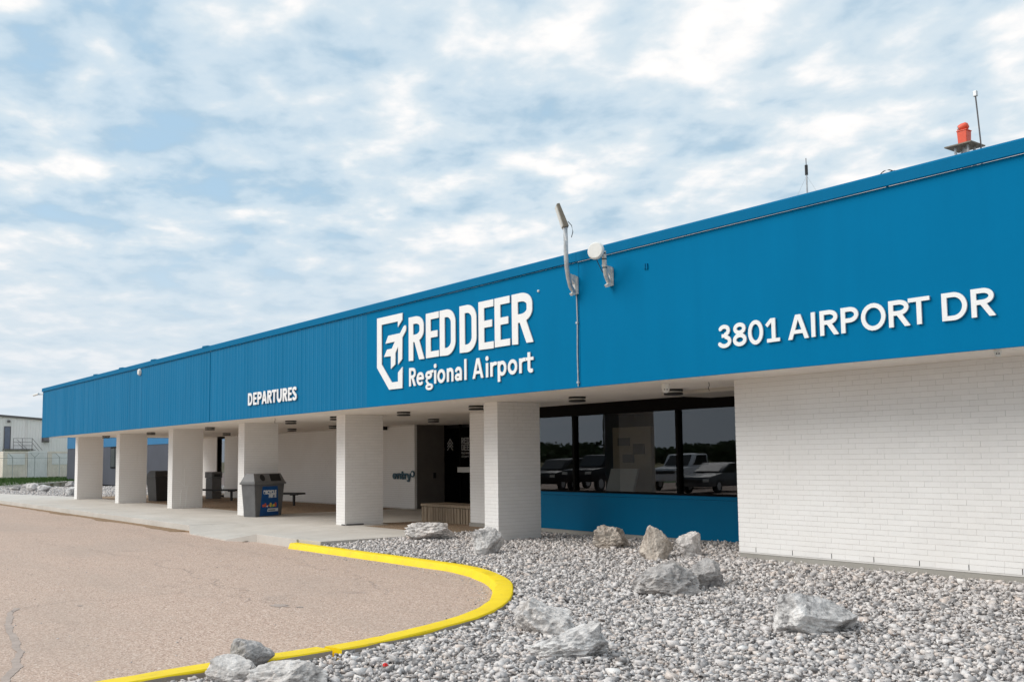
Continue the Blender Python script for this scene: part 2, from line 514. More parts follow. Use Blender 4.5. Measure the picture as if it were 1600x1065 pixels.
# ------------------------------------------------------------------ mesh helpers
class MB:
    def __init__(self):
        self.v, self.f, self.mi = [], [], []

    def add(self, verts, faces, mi=0):
        o = len(self.v)
        self.v += [tuple(p) for p in verts]
        self.f += [tuple(i + o for i in f) for f in faces]
        self.mi += [mi] * len(faces)
        return self

    def box(self, x0, x1, y0, y1, z0, z1, mi=0):
        return self.add([(x0, y0, z0), (x1, y0, z0), (x1, y1, z0), (x0, y1, z0), (x0, y0, z1), (x1, y0, z1), (x1, y1, z1), (x0, y1, z1)],
                        [(0, 3, 2, 1), (4, 5, 6, 7), (0, 1, 5, 4), (1, 2, 6, 5), (2, 3, 7, 6), (3, 0, 4, 7)], mi)

    def hexa(self, lo, hi, mi=0):
        """lo, hi: four corner points each, same winding (counter-clockwise from above)"""
        return self.add(list(lo) + list(hi), [(0, 3, 2, 1), (4, 5, 6, 7), (0, 1, 5, 4), (1, 2, 6, 5), (2, 3, 7, 6), (3, 0, 4, 7)], mi)

    def tube(self, pts, r, n=8, mi=0, r2=None):
        pts = [Vector(p) for p in pts]
        rings = []
        prev = None
        for i, p in enumerate(pts):
            if i == 0:
                d = pts[1] - p
            elif i == len(pts) - 1:
                d = p - pts[i - 1]
            else:
                d = (pts[i + 1] - p).normalized() + (p - pts[i - 1]).normalized()
            d.normalize()
            a = Vector((0, 0, 1)) if abs(d.z) < 0.9 else Vector((1, 0, 0))
            if prev is not None:
                a = prev
            u = d.cross(a).normalized()
            w = d.cross(u).normalized()
            prev = -w if False else a
            rr = r if r2 is None else r + (r2 - r) * i / (len(pts) - 1)
            rings.append([p + (u * math.cos(2 * math.pi * k / n) + w * math.sin(2 * math.pi * k / n)) * rr for k in range(n)])
        vs = [q for ring in rings for q in ring]
        fs = []
        for i in range(len(rings) - 1):
            for k in range(n):
                k2 = (k + 1) % n
                fs.append((i * n + k, i * n + k2, (i + 1) * n + k2, (i + 1) * n + k))
        fs.append(tuple(range(n - 1, -1, -1)))
        fs.append(tuple((len(rings) - 1) * n + k for k in range(n)))
        return self.add(vs, fs, mi)

    def lathe(self, prof, c=(0, 0, 0), n=20, mi=0, axis='z'):
        vs = []
        for (r, z) in prof:
            for k in range(n):
                a = 2 * math.pi * k / n
                p = (r * math.cos(a), r * math.sin(a), z)
                if axis == 'x':
                    p = (p[2], p[0], p[1])
                elif axis == 'y':
                    p = (p[0], p[2], p[1])
                vs.append((p[0] + c[0], p[1] + c[1], p[2] + c[2]))
        fs = []
        for i in range(len(prof) - 1):
            for k in range(n):
                k2 = (k + 1) % n
                fs.append((i * n + k, i * n + k2, (i + 1) * n + k2, (i + 1) * n + k))
        fs.append(tuple(range(n - 1, -1, -1)))
        fs.append(tuple((len(prof) - 1) * n + k for k in range(n)))
        return self.add(vs, fs, mi)

    def prism(self, poly, a0, a1, axis='y', mi=0):
        """poly of 2-D points extruded along an axis (y: poly is x,z; x: poly is y,z; z: poly is x,y)"""
        def P(p, a):
            return {'y': (p[0], a, p[1]), 'x': (a, p[0], p[1]), 'z': (p[0], p[1], a)}[axis]
        n = len(poly)
        vs = [P(p, a0) for p in poly] + [P(p, a1) for p in poly]
        fs = [tuple(range(n)), tuple(range(2 * n - 1, n - 1, -1))]
        for k in range(n):
            k2 = (k + 1) % n
            fs.append((k, n + k, n + k2, k2))
        return self.add(vs, fs, mi)

    def mesh(self, name, mats, smooth=False, bevel=0.0, fixn=True):
        me = bpy.data.meshes.new(name)
        me.from_pydata(self.v, [], self.f)
        if not isinstance(mats, (list, tuple)):
            mats = [mats]
        for mm in mats:
            me.materials.append(mm)
        for p, i in zip(me.polygons, self.mi):
            p.material_index = i
        if fixn or bevel:
            bm = bmesh.new()
            bm.from_mesh(me)
            if bevel:
                eds = [e for e in bm.edges if len(e.link_faces) == 2 and e.calc_face_angle(0) > 0.5]
                bmesh.ops.bevel(bm, geom=eds, offset=bevel, segments=2, affect='EDGES', profile=0.6, clamp_overlap=True)
            bmesh.ops.recalc_face_normals(bm, faces=bm.faces[:])
            bm.to_mesh(me)
            bm.free()
        if smooth:
            me.shade_smooth()
            me.set_sharp_from_angle(angle=R(38))
        me.update()
        return me

    def build(self, name, mats, parent=None, loc=None, smooth=False, bevel=0.0, fixn=True):
        return link(name, self.mesh(name, mats, smooth, bevel, fixn), parent, loc)


def link(name, me, parent=None, loc=None):
    o = bpy.data.objects.new(name, me)
    if parent is not None:
        o.parent = parent
    if loc is not None:
        o.location = loc
    col.objects.link(o)
    return o


def tag(o, label=None, cat=None, group=None, kind=None):
    if label:
        o['label'] = label
    if cat:
        o['category'] = cat
    if group:
        o['group'] = group
    if kind:
        o['kind'] = kind
    return o


def thing(name, label, cat, loc=(0, 0, 0), rz=0.0, group=None):
    o = bpy.data.objects.new(name, None)
    o.empty_display_size = 0.2
    o.location = loc
    o.rotation_euler = (0, 0, rz)
    col.objects.link(o)
    return tag(o, label, cat, group)


def copy_tree(o, parent=None):
    c = o.copy()
    col.objects.link(c)
    c.parent = parent
    for ch in list(o.children):
        copy_tree(ch, c)
    return c


def mesh_np(name, verts, faces_flat, nper, mat):
    """fast mesh from numpy: all faces have nper corners"""
    me = bpy.data.meshes.new(name)
    nf = len(faces_flat) // nper
    me.vertices.add(len(verts))
    me.vertices.foreach_set('co', verts.astype(np.float32).ravel())
    me.loops.add(len(faces_flat))
    me.loops.foreach_set('vertex_index', faces_flat.astype(np.int32))
    me.polygons.add(nf)
    me.polygons.foreach_set('loop_start', np.arange(0, nf * nper, nper, dtype=np.int32))
    me.materials.append(mat)
    me.update(calc_edges=True)
    return me


# ------------------------------------------------------------------ heights of the ground
def sstep(a, b, x):
    t = np.clip((x - a) / (b - a), 0, 1)
    return t * t * (3 - 2 * t)


def gravel_h(x, y):
    return -.11 + sstep(-3.2, 1.8, y) * (.10 + .14 * sstep(0, 6, x))


ROAD_Z = -0.17
# edges of the yellow kerb: gravel side
KB = [(-3.35, -1.33), (-2.6, -1.305), (-0.65, -1.28), (1.25, -1.25), (2.20, -1.25), (3.17, -1.46), (4.22, -1.90), (5.02, -2.45), (5.84, -3.16), (6.45, -3.92),
      (6.84, -4.70), (7.12, -5.50), (7.27, -6.20), (7.32, -6.9), (7.42, -7.84), (7.66, -9.2), (8.1, -11.5), (8.5, -14.5)]


def resample(pts, step):
    """Catmull-Rom through pts, roughly evenly spaced"""
    P = [Vector((p[0], p[1])) for p in pts]
    P = [P[0] * 2 - P[1]] + P + [P[-1] * 2 - P[-2]]
    o = []
    for i in range(1, len(P) - 2):
        n = max(2, int((P[i + 1] - P[i]).length / step))
        for k in range(n):
            t = k / n
            a, b, c, d = P[i - 1], P[i], P[i + 1], P[i + 2]
            o.append(0.5 * ((2 * b) + (c - a) * t + (2 * a - 5 * b + 4 * c - d) * t * t + (3 * b - a - 3 * c + d) * t ** 3))
    o.append(P[-2])
    return o


KBP = resample(KB, 0.12)
kb_arr = np.array([(p.x, p.y) for p in KBP])


def outside_kerb(x, y):
    """True on the gravel side of the kerb's back edge"""
    # along the kerb the gravel is to the +y side of the straight run, then to the +x side
    xi = np.interp(-y, -kb_arr[:, 1], kb_arr[:, 0]) if False else None
    n = len(kb_arr)
    x = np.asarray(x)
    y = np.asarray(y)
    best = np.full(x.shape, 1e9)
    side = np.zeros(x.shape)
    for i in range(n - 1):
        ax, ay = kb_arr[i]
        bx, by = kb_arr[i + 1]
        dx, dy = bx - ax, by - ay
        L2 = dx * dx + dy * dy
        t = np.clip(((x - ax) * dx + (y - ay) * dy) / L2, 0, 1)
        d = (x - ax - t * dx) ** 2 + (y - ay - t * dy) ** 2
        s = dx * (y - ay) - dy * (x - ax)
        upd = d < best
        best = np.where(upd, d, best)
        side = np.where(upd, s, side)
    return side, np.sqrt(best)


# ------------------------------------------------------------------ setting: ground, road, pavement
g = MB()
g.add([(-2500, -2500, -.42), (2500, -2500, -.42), (2500, 2500, -.42), (-2500, 2500, -.42)], [(0, 1, 2, 3)])
tag(g.build('ground', M['field'], fixn=False), kind='structure')

g = MB()
g.add([(-140, -34, ROAD_Z), (30, -34, ROAD_Z), (30, 0.6, ROAD_Z), (-140, 0.6, ROAD_Z)], [(0, 1, 2, 3)])
tag(g.build('road', M['road'], fixn=False), kind='structure')

# grassy verge across the road (seen mirrored in the office windows)
g = MB()
g.add([(-140, -90, -.30), (60, -90, -.30), (60, -34, -.16), (-140, -34, -.16)], [(0, 1, 2, 3)])
tag(g.build('verge', M['grass'], fixn=False), kind='structure')

# pavement slabs with open control joints
pav = bpy.data.objects.new('pavement', None)
col.objects.link(pav)
tag(pav, kind='structure')
SL_B = -0.30
xs = [-64, -60, -56, -52, -48, -44, -41, -38, -35, -32.2, -29.4, -26.4, -23.5, -20.6, -17.7, -14.8, -12.4, -9.3]
J = 0.006


def slab_poly(poly, mat=M['concrete'], z=0.0, name='slab'):
    b = MB().prism(poly, SL_B, z, 'z')
    return b.build(name, mat, pav, bevel=0.004)


for a, b_ in zip(xs[:-1], xs[1:]):
    far = a < -33
    front = -1.35 if a > -33 else -1.35 + 0.0
    back = 2.34 if not far else float(np.interp(a, [-64, -48, -42, -38, -33], [-.6, .2, .62, 1.4, 2.34]))
    back2 = 2.34 if b_ > -33 else float(np.interp(b_, [-64, -48, -42, -38, -33], [-.6, .2, .62, 1.4, 2.34]))
    slab_poly([(a + J, -0.62), (b_ - J, -0.62), (b_ - J, back2), (a + J, back)])
    slab_poly([(a + J, front), (b_ - J, front), (b_ - J, -0.632), (a + J, -0.632)])
# entry walk
slab_poly([(-12.4 + J, 2.352), (-6.62, 2.352), (-6.62, 8.6), (-12.4 + J, 8.6)])
slab_poly([(-9.3 + J, 0.612), (-6.0 - J, 0.612), (-6.0 - J, 2.34), (-9.3 + J, 2.34)])
slab_poly([(-6.0, 0.612), (-2.55, 0.612), (-2.62, 1.64), (-6.0, 1.64)])
slab_poly([(-5.3 + J, -1.35), (-3.36, -1.35), (-3.36, -1.31), (-2.53, -1.25), (-2.53, 0.60), (-5.3 + J, 0.60)])
# dropped kerb: a sloped slab between two flares
def ramp_piece(name, xa, ya, za, xb, yb_, zb):
    b = MB()
    b.hexa([(xa, ya, SL_B), (xb, yb_, SL_B), (xb, 0.606, SL_B), (xa, 0.606, SL_B)], [(xa, ya, za), (xb, yb_, zb), (xb, 0.606, -.002), (xa, 0.606, -.002)])
    return b.build(name, M['concrete'], pav)


ramp_piece('ramp_slab', -8.55, -1.60, -.150, -6.05, -1.72, -.140)
ramp_piece('ramp_flare', -9.3 + J, -1.352, -.004, -8.552, -1.60, -.150)
ramp_piece('ramp_flare', -6.048, -1.72, -.140, -5.3, -1.35, -.004)
# exposed aggregate behind the columns and by the entry planter
slab_poly([(-33, 2.352), (-12.4 - J, 2.352), (-12.4 - J, 6.79), (-33, 6.79)], M['aggregate'], -0.004, 'aggregate_slab')
slab_poly([(-6.60, 2.352), (-6.0 - J, 2.352), (-6.0, 1.652), (-2.62, 1.652), (-2.9, 4.4), (-6.60, 4.4)], M['aggregate'], -0.004, 'aggregate_slab')

# sand washed against the kerb
s_ = MB()
n = 90
for i in range(n):
    x0 = -33 + 27.5 * i / n
    x1 = -33 + 27.5 * (i + 1) / n
    def wdt(x):
        if -9.6 < x < -5.5:
            return 0.02
        return 0.10 + 0.34 * max(0, mnoise.noise((x * 0.6, 3.3, 0))) + 0.12 * abs(mnoise.noise((x * 2.3, 1.3, 0)))
    yb0 = -1.352
    s_.add([(x0, yb0 - wdt(x0), ROAD_Z + .003), (x1, yb0 - wdt(x1), ROAD_Z + .003), (x1, yb0, ROAD_Z + .035), (x0, yb0, ROAD_Z + .035)], [(0, 1, 2, 3)])
tag(s_.build('sand', M['sand'], fixn=False), kind='stuff')

# ------------------------------------------------------------------ yellow kerb in two cast lengths
def kerb_run(pts, shift, label, ztop=-0.06, w0=0.17, w1=0.24):
    prof_n = 7
    rows = []
    for i, p in enumerate(pts):
        q0 = pts[max(0, i - 1)]
        q1 = pts[min(len(pts) - 1, i + 1)]
        d = (q1 - q0).normalized()
        nrm = Vector((d.y, -d.x))           # towards the road
        w = w0 + (w1 - w0) * float(sstep(1.0, 5.5, np.array(p.x)))
        jit = mnoise.noise((p.x * 2.2, p.y * 2.2, 4.0)) * 0.012
        paint = ztop - 0.010 - 0.022 * max(0.0, mnoise.noise((p.x * 3.1, p.y * 3.1, 9.0)) + .25) - (0.10 if p.x < 4.4 else 0.0)
        z = ztop + mnoise.noise((p.x * .8, p.y * .8, 1.0)) * 0.008
        chip = max(0.0, mnoise.noise((p.x * 5.5, p.y * 5.5, 31.0)) - .28) * .11
        jit += mnoise.noise((p.x * 9, p.y * 9, 14.0)) * .007
        b = p + nrm * shift
        def P(off, zz):
            q = b + nrm * off
            return (q.x, q.y, zz)
        rows.append([P(0.0, -0.40), P(0.0, max(paint, -.3)), P(0.0, z - .012), P(0.012, z), P(w - .014 + jit - chip, z - 0.003), P(w + jit, z - .014 - chip), P(w + .045 + jit, ROAD_Z - .03)])
    b = MB()
    for rw in rows:
        b.v += rw
    for i in range(len(rows) - 1):
        for k in range(prof_n - 1):
            a0 = i * prof_n + k
            b.f.append((a0, a0 + 1, a0 + prof_n + 1, a0 + prof_n))
            b.mi.append(1 if k == 0 else 0)
    for i in (0, len(rows) - 1):
        b.f.append(tuple(i * prof_n + k for k in range(prof_n)))
        b.mi.append(0)
    return b.build('kerb', [M['yellow'], M['kerb_conc']], smooth=True)


split_i = min(range(len(KBP)), key=lambda i: (KBP[i] - Vector((7.24, -6.05))).length)
tag(kerb_run(KBP[:split_i + 1], 0.0, ''), kind='structure')
tag(kerb_run([p for p in KBP[split_i:]], 0.07, ''), kind='structure')
for o_ in [o for o in col.objects if o.name.startswith('kerb')][1:]:
    # start the second length a few centimetres past the joint
    o_.location = (0.012, -0.05, -0.006)

# ------------------------------------------------------------------ gravel beds
def grid_sheet(name, x0, x1, y0, y1, nx, ny, hf, mat, keep=None):
    X, Y = np.meshgrid(np.linspace(x0, x1, nx), np.linspace(y0, y1, ny))
    Z = hf(X, Y)
    v = np.stack([X.ravel(), Y.ravel(), Z.ravel()], 1)
    i = np.arange(nx * ny).reshape(ny, nx)
    q = np.stack([i[:-1, :-1], i[:-1, 1:], i[1:, 1:], i[1:, :-1]], -1).reshape(-1, 4)
    if keep is not None:
        cx = v[q].mean(1)
        q = q[keep(cx[:, 0], cx[:, 1])]
    return link(name, mesh_np(name, v, q.ravel(), 4, mat))


def keep_bed(x, y):
    s, d = outside_kerb(x, y)
    return (s > 0) | (d < 0.16)


tag(grid_sheet('gravel_bed', -2.6, 24, -16, 3.6, 180, 130, lambda x, y: gravel_h(x, y) - .035 - .10 * (outside_kerb(x, y)[0] < 0), M['bed'], keep_bed), kind='structure')
tag(grid_sheet('gravel_bed', -76, -30.2, 0.2, 14.2, 60, 30, lambda x, y: 0 * x - .05, M['bed'],
               lambda x, y: (y > np.interp(x, [-76, -48, -42, -38, -33, -30], [-.4, .2, .62, 1.4, 2.34, 2.34])) & (y < np.interp(x, [-73, -58, -50, -30], [12, 3.65, 14.2, 14.2]))), kind='structure')

# stones
def hull_variant(npts, flat):
    bm = bmesh.new()
    for _ in range(npts):
        d = rng.normal(0, 1, 3)
        d /= np.linalg.norm(d)
        d = np.sign(d) * np.abs(d) ** .5
        bm.verts.new(d * rng.uniform(.62, .92) * np.array((1.25, .92, flat)))
    bmesh.ops.convex_hull(bm, input=bm.verts[:], use_existing_faces=False)
    bmesh.ops.delete(bm, geom=[v for v in bm.verts if not v.link_faces], context='VERTS')
    bmesh.ops.triangulate(bm, faces=bm.faces[:])
    bmesh.ops.recalc_face_normals(bm, faces=bm.faces[:])
    bm.verts.index_update()
    V = np.array([v.co[:] for v in bm.verts])
    F = np.array([[v.index for v in f.verts] for f in bm.faces])
    bm.free()
    return V, F


def stones(name, pts, radii, npts, parent=None, variants=36, flat=0.66):
    n = len(pts)
    az = rng.uniform(0, 2 * np.pi, n)
    tl = rng.normal(0, 0.7, n)
    ca, sa, ct, st = np.cos(az), np.sin(az), np.cos(tl), np.sin(tl)
    Rm = np.zeros((n, 3, 3))
    Rm[:, 0, 0] = ca; Rm[:, 0, 1] = -sa * ct; Rm[:, 0, 2] = sa * st
    Rm[:, 1, 0] = sa; Rm[:, 1, 1] = ca * ct; Rm[:, 1, 2] = -ca * st
    Rm[:, 2, 1] = st; Rm[:, 2, 2] = ct
    vi = rng.integers(0, variants, n)
    tint = np.clip(rng.beta(1.5, 1.5, n), 0, 1)
    VV, FF, TT, off = [], [], [], 0
    for k in range(variants):
        BV, BF = hull_variant(npts, flat * rng.uniform(.75, 1.3))
        q = np.nonzero(vi == k)[0]
        if not len(q):
            continue
        V = np.einsum('nij,nkj->nki', Rm[q], BV[None] * radii[q][:, None, None]) + pts[q][:, None, :]
        F = BF[None] + (np.arange(len(q)) * len(BV))[:, None, None] + off
        off += len(q) * len(BV)
        VV.append(V.reshape(-1, 3)); FF.append(F.ravel()); TT.append(np.repeat(tint[q], len(BV)))
    me = mesh_np(name, np.concatenate(VV), np.concatenate(FF), 3, M['gravel'])
    a = me.attributes.new('tint', 'FLOAT', 'POINT')
    a.data.foreach_set('value', np.concatenate(TT).astype(np.float32))
    return link(name, me, parent)


def scatter(n, x0, x1, y0, y1, ok):
    x = rng.uniform(x0, x1, n)
    y = rng.uniform(y0, y1, n)
    k = ok(x, y)
    return x[k], y[k]


def in_view(x, y, margin=0.20):
    dx, dy = x - CAM.x, y - CAM.y
    f = dx * cf.x + dy * cf.y + (-1.6) * cf.z
    rr = dx * cr.x + dy * cr.y
    t = rr / np.maximum(f, 0.1)
    return (f > 3.5) & (t > -0.49 - margin) & (t < 0.535 + margin)


def bed_ok(x, y):
    s, d = outside_kerb(x, y)
    onb = (s > 0) & (d > 0.015)
    slab = x < np.interp(y, [-1.35, 1.64, 4], [-2.46, -2.58, -2.85])
    col6 = (x > -0.80) & (x < -0.26) & (y > 1.33) & (y < 2.45)
    pier = (x < -2.9) & (y > 2.0)
    wall = (x > 5.52) & (y > 1.14)
    win = y > 3.40
    return onb & ~slab & ~col6 & ~pier & ~wall & ~win & in_view(x, y)


def dist_cam(x, y):
    return np.hypot(x - CAM.x, y - CAM.y)


x, y = scatter(340000, -2.9, 17, -10.5, 3.42, bed_ok)
dd = dist_cam(x, y)
keep_p = rng.uniform(0, 1, len(x)) < np.where(dd < 12, 1.0, 0.85)
x, y, dd = x[keep_p], y[keep_p], dd[keep_p]
rad = np.clip(rng.lognormal(math.log(0.0205), 0.40, len(x)), .010, .060)
z = gravel_h(x, y) + rng.uniform(-.030, .012, len(x)) + 0.25 * rad
P3 = np.stack([x, y, z], 1)
near = dd < 11.5
tag(stones('gravel', P3[near], rad[near], 9), kind='stuff')
tag(stones('gravel', P3[~near], rad[~near] * 1.08, 7, flat=0.75), kind='stuff')
print('stones', near.sum(), (~near).sum())
x, y = scatter(60000, -76, -30.2, 0.2, 14.1,
               lambda x, y: (y > np.interp(x, [-76, -48, -42, -38, -33, -30], [-.4, .25, .68, 1.45, 2.4, 2.4])) & (y < np.interp(x, [-73, -58, -50, -30], [12, 3.65, 14.2, 14.2])) & ~((x > -33.1) & (y < 6.9)))
rad = np.clip(rng.lognormal(math.log(0.045), 0.3, len(x)), .02, .09)
P3 = np.stack([x, y, rng.uniform(-.05, -.01, len(x))], 1)
tag(stones('gravel', P3, rad, 6, flat=0.75), kind='stuff')

# ------------------------------------------------------------------ lawn and its concrete edging at the far left
def lawn_h(x, y):
    return -.02 + .45 * sstep(0, 8, y - np.interp(x, [-130, -73, -58, -50], [30, 12, 3.65, -1])) * sstep(-58, -66, x)


LAWN_X = [-135, -73, -58, -44, -44]
tag(grid_sheet('lawn', -135, -44, -20, 40, 90, 60, lambda x, y: 0 * x - .03 + .02 * np.sin(x * .7) * np.cos(y * .5), M['grass'],
               lambda x, y: (y > np.interp(x, [-135, -74, -59, -45], [-1.0, -.6, -.2, 8])) & (y > -0.6) & ((x < -73) | ((y > 12.6) & (x < -84)) | (x < np.interp(y, [-1, 3.65, 12, 14], [-56, -58, -73, -73])))), kind='structure')
e = MB()
path_pts = [(-56.5, 0.0), (-58, 3.65), (-65, 7.5), (-72.8, 12.06)]
for (ax, ay), (bx, by) in zip(path_pts[:-1], path_pts[1:]):
    e.hexa([(ax, ay, -.3), (bx, by, -.3), (bx - 1.2, by + .5, -.3), (ax - 1.2, ay + .5, -.3)], [(ax, ay, .05), (bx, by, .05), (bx - 1.2, by + .5, .05), (ax - 1.2, ay + .5, .05)])
tag(e.build('path', M['concrete']), kind='structure')
# blades
nb = 26000
bx = rng.uniform(-100, -57, nb)
by = rng.uniform(0, 26, nb)
k = bx < np.interp(by, [-1, 3.65, 12, 14, 30], [-57.6, -59.6, -74.6, -75, -75])
bx, by = bx[k], by[k]
nb = len(bx)
hh = rng.uniform(.06, .20, nb)
aa = rng.uniform(0, np.pi, nb)
w = .035
V = np.zeros((nb, 3, 3))
V[:, 0] = np.stack([bx - w * np.cos(aa), by - w * np.sin(aa), -.04 + 0 * bx], 1)
V[:, 1] = np.stack([bx + w * np.cos(aa), by + w * np.sin(aa), -.04 + 0 * bx], 1)
V[:, 2] = np.stack([bx + rng.normal(0, .05, nb), by + rng.normal(0, .05, nb), hh], 1)
tag(link('grass', mesh_np('grass', V.reshape(-1, 3), np.arange(nb * 3), 3, M['grass'])), kind='stuff')

# ------------------------------------------------------------------ the terminal
ZS = 2.6467          # soffit
ZT = 4.7255          # top of the coping
XL, XR = -30.03, 16.0
term = thing('terminal_building', 'long low white brick airport terminal with a deep blue metal fascia', 'building')


def bricks(parent, boxes, single, nper=0):
    """boxes: (x0,x1,y0,y1,z0,z1,prio). Every single one that shows largest is an object, the rest one joined part"""
    cache = {}
    boxes = sorted(boxes, key=lambda b: -b[6])
    for b in boxes[:single]:
        d = (round(b[1] - b[0], 4), round(b[3] - b[2], 4), round(b[5] - b[4], 4))
        if d not in cache:
            hx, hy, hz = d[0] / 2, d[1] / 2, d[2] / 2
            cache[d] = MB().box(-hx, hx, -hy, hy, -hz, hz).mesh('brick', M['brick'], fixn=False)
        link('brick', cache[d], parent, ((b[0] + b[1]) / 2, (b[2] + b[3]) / 2, (b[4] + b[5]) / 2))
    rest = boxes[single:]
    if rest:
        mb_ = MB()
        for b in rest:
            mb_.box(*b[:6])
        tag(mb_.build('brick_courses', M['brick'], parent, fixn=False), kind='stuff')


BL, BG, RH = 0.2032, 0.0018, 0.0677
BZ = 0.0061        # bed joint


def course_cuts(a, b, off):
    """brick spans between a and b, first joint offset"""
    cuts = [a]
    x_ = a + off
    if off < 0.06:
        x_ += BL
    while x_ < b - 0.05:
        cuts.append(x_)
        x_ += BL
    cuts.append(b)
    return list(zip(cuts[:-1], cuts[1:]))


def pr(x, y, z, area):
    v = Vector((x, y, z)) - CAM
    d = v.dot(cf)
    if d < 1:
        return 0
    u = v.dot(cr) / d
    if u < -0.5 or u > 0.545:
        return area / d ** 2 * 0.01
    return area / d ** 2


REC = 0.0045        # how far bricks stand proud of the painted mortar


def wall_boxes_y(x0, x1, yf, z0, rows, jit=True, thick=0.09):
    """a wall face looking to -y"""
    o = []
    for r_ in range(rows):
        za = z0 + r_ * RH
        for (a, b) in course_cuts(x0, x1, BL * (0.5 if r_ % 2 else 1.0)):
            j = random.uniform(-.0012, .0012)
            o.append((a + BG / 2, b - BG / 2, yf + j, yf + thick, za + BZ, za + RH, pr((a + b) / 2, yf, za, 1)))
    return o


def column(x0, w, y0, d, z0, rows, single):
    c = MB().box(x0 + REC, x0 + w - REC, y0 + REC, y0 + d - REC, z0 - .25, ZS).build('column', M['mortar'], term)
    t = .09
    o = []
    x1, y1 = x0 + w, y0 + d
    for r_ in range(rows):
        za = z0 + r_ * RH
        zb = min(za + RH, ZS - .002)
        za += BZ
        if zb - za < .02:
            continue
        A = r_ % 2 == 0
        fx = (x0, x1) if A else (x0 + t, x1 - t)
        sy = (y0 + t, y1 - t) if A else (y0, y1)
        for (a, b) in course_cuts(fx[0], fx[1], BL):
            o.append((a + BG / 2, b - BG / 2, y0 + random.uniform(-.001, .001), y0 + t, za, zb, pr((a + b) / 2, y0, za, 2)))
            o.append((a + BG / 2, b - BG / 2, y1 - t, y1, za, zb, -1))
        for (a, b) in course_cuts(sy[0], sy[1], BL if A else BL):
            o.append((x1 - t, x1 + random.uniform(-.001, .001), a + BG / 2, b - BG / 2, za, zb, pr(x1, (a + b) / 2, za, 2)))
            o.append((x0, x0 + t, a + BG / 2, b - BG / 2, za, zb, -1))
    nvis = sum(1 for b in o if b[6] > 0)
    bricks(c, o, min(single, nvis, 300))
    return c


COLX = [-30.0, -24.691, -18.800, -12.833, -6.814, -0.750]
COLX[0] = -30.40
COLX = [-30.584, -24.691, -18.800, -12.833, -6.814, -0.750]
CW, CY, CDp = 0.438, 1.3645, 1.0505
XL = -30.62
cols_ = []
for i, cx in enumerate(COLX):
    cols_.append(column(cx, CW, CY, CDp, 0.0, 40, {5: 300, 4: 300, 3: 260}.get(i, 0)))

MB().box(COLX[4] + CW + .002, COLX[4] + CW + .03, 1.40, 1.86, .002, .034).box(COLX[4] + .3, COLX[4] + CW, CY - .02, CY - .003, .002, .03).build('flashing', M['rail'], cols_[4])
# caulked crack on the third column's side
ck = MB()
xk = COLX[2] + CW + .0015
for pts in ([(1.77, 1.34), (1.78, .95), (1.79, .74), (1.95, .735), (2.12, .74), (2.33, .77)], [(1.43, .95), (1.55, .90), (1.67, .86), (1.72, .80), (1.79, .74)],
            [(1.69, .62), (1.66, .35), (1.66, .04)], [(1.89, .72), (1.88, .5), (1.85, .3), (1.84, .03)]):
    for (a, b) in zip(pts[:-1], pts[1:]):
        ck.tube([(xk, a[0], a[1]), (xk, b[0], b[1])], .008, 5)
ck.build('caulk_line', M['caulk'], cols_[2])

# right-hand brick wall on its footing
WX, WY, WZ = 5.578, 1.1985, 0.211
core = MB().box(WX + REC, XR, WY + REC, 4.0, WZ - .02, ZS).build('brick_wall', M['mortar'], term)
wb = []
for r_ in range(36):
    za = WZ + r_ * RH
    zb = min(za + RH, ZS - .002)
    for (a, b) in course_cuts(WX if r_ % 2 == 0 else WX, XR - .05, BL * (1.0 if r_ % 2 == 0 else .5)):
        j = random.uniform(-.0015, .0015)
        gg = BG
        wb.append((a + gg / 2, b - gg / 2, WY + j, WY + .09, za + BZ, zb, pr((a + b) / 2, WY, za, 1)))
# weep joints: open slots in the lowest course
weep_x = [WX + 0.295 + .6096 * k for k in range(9)]
wb2 = []
for b in wb:
    if b[4] < WZ + .02:
        continue
    wb2.append(b)
edges = [WX] + weep_x
for a, b in zip(edges[:-1], edges[1:]):
    n_ = max(1, round((b - a) / BL))
    for k in range(n_):
        p0 = a + (b - a) * k / n_ + (.006 if k == 0 and a > WX else BG / 2)
        p1 = a + (b - a) * (k + 1) / n_ - (.006 if k == n_ - 1 else BG / 2)
        wb2.append((p0, p1, WY, WY + .09, WZ + .002, WZ + RH, pr((p0 + p1) / 2, WY, WZ, 1.2)))
bricks(core, wb2, 300)
wd = MB()
for xw in weep_x:
    wd.box(xw - .005, xw + .005, WY + .004, WY + .01, WZ + .004, WZ + RH)
wd.build('weep_slot', M['black'], core, fixn=False)
MB().box(WX + .004, XR, WY + .012, 3.9, -.5, WZ - .004).build('footing', M['footing'], core)
# return of that wall beside the windows
rb = []
for r_ in range(36):
    za = WZ + r_ * RH
    for (a, b) in course_cuts(WY + .092, 3.43, BL * (1.0 if r_ % 2 else .5)):
        rb.append((WX, WX + .09, a + BG / 2, b - BG / 2, za + BZ, min(za + RH, ZS - .002), -1))
mb_ = MB()
for b in rb:
    mb_.box(*b[:6])
tag(mb_.build('brick_courses', M['brick'], core, fixn=False), kind='stuff')

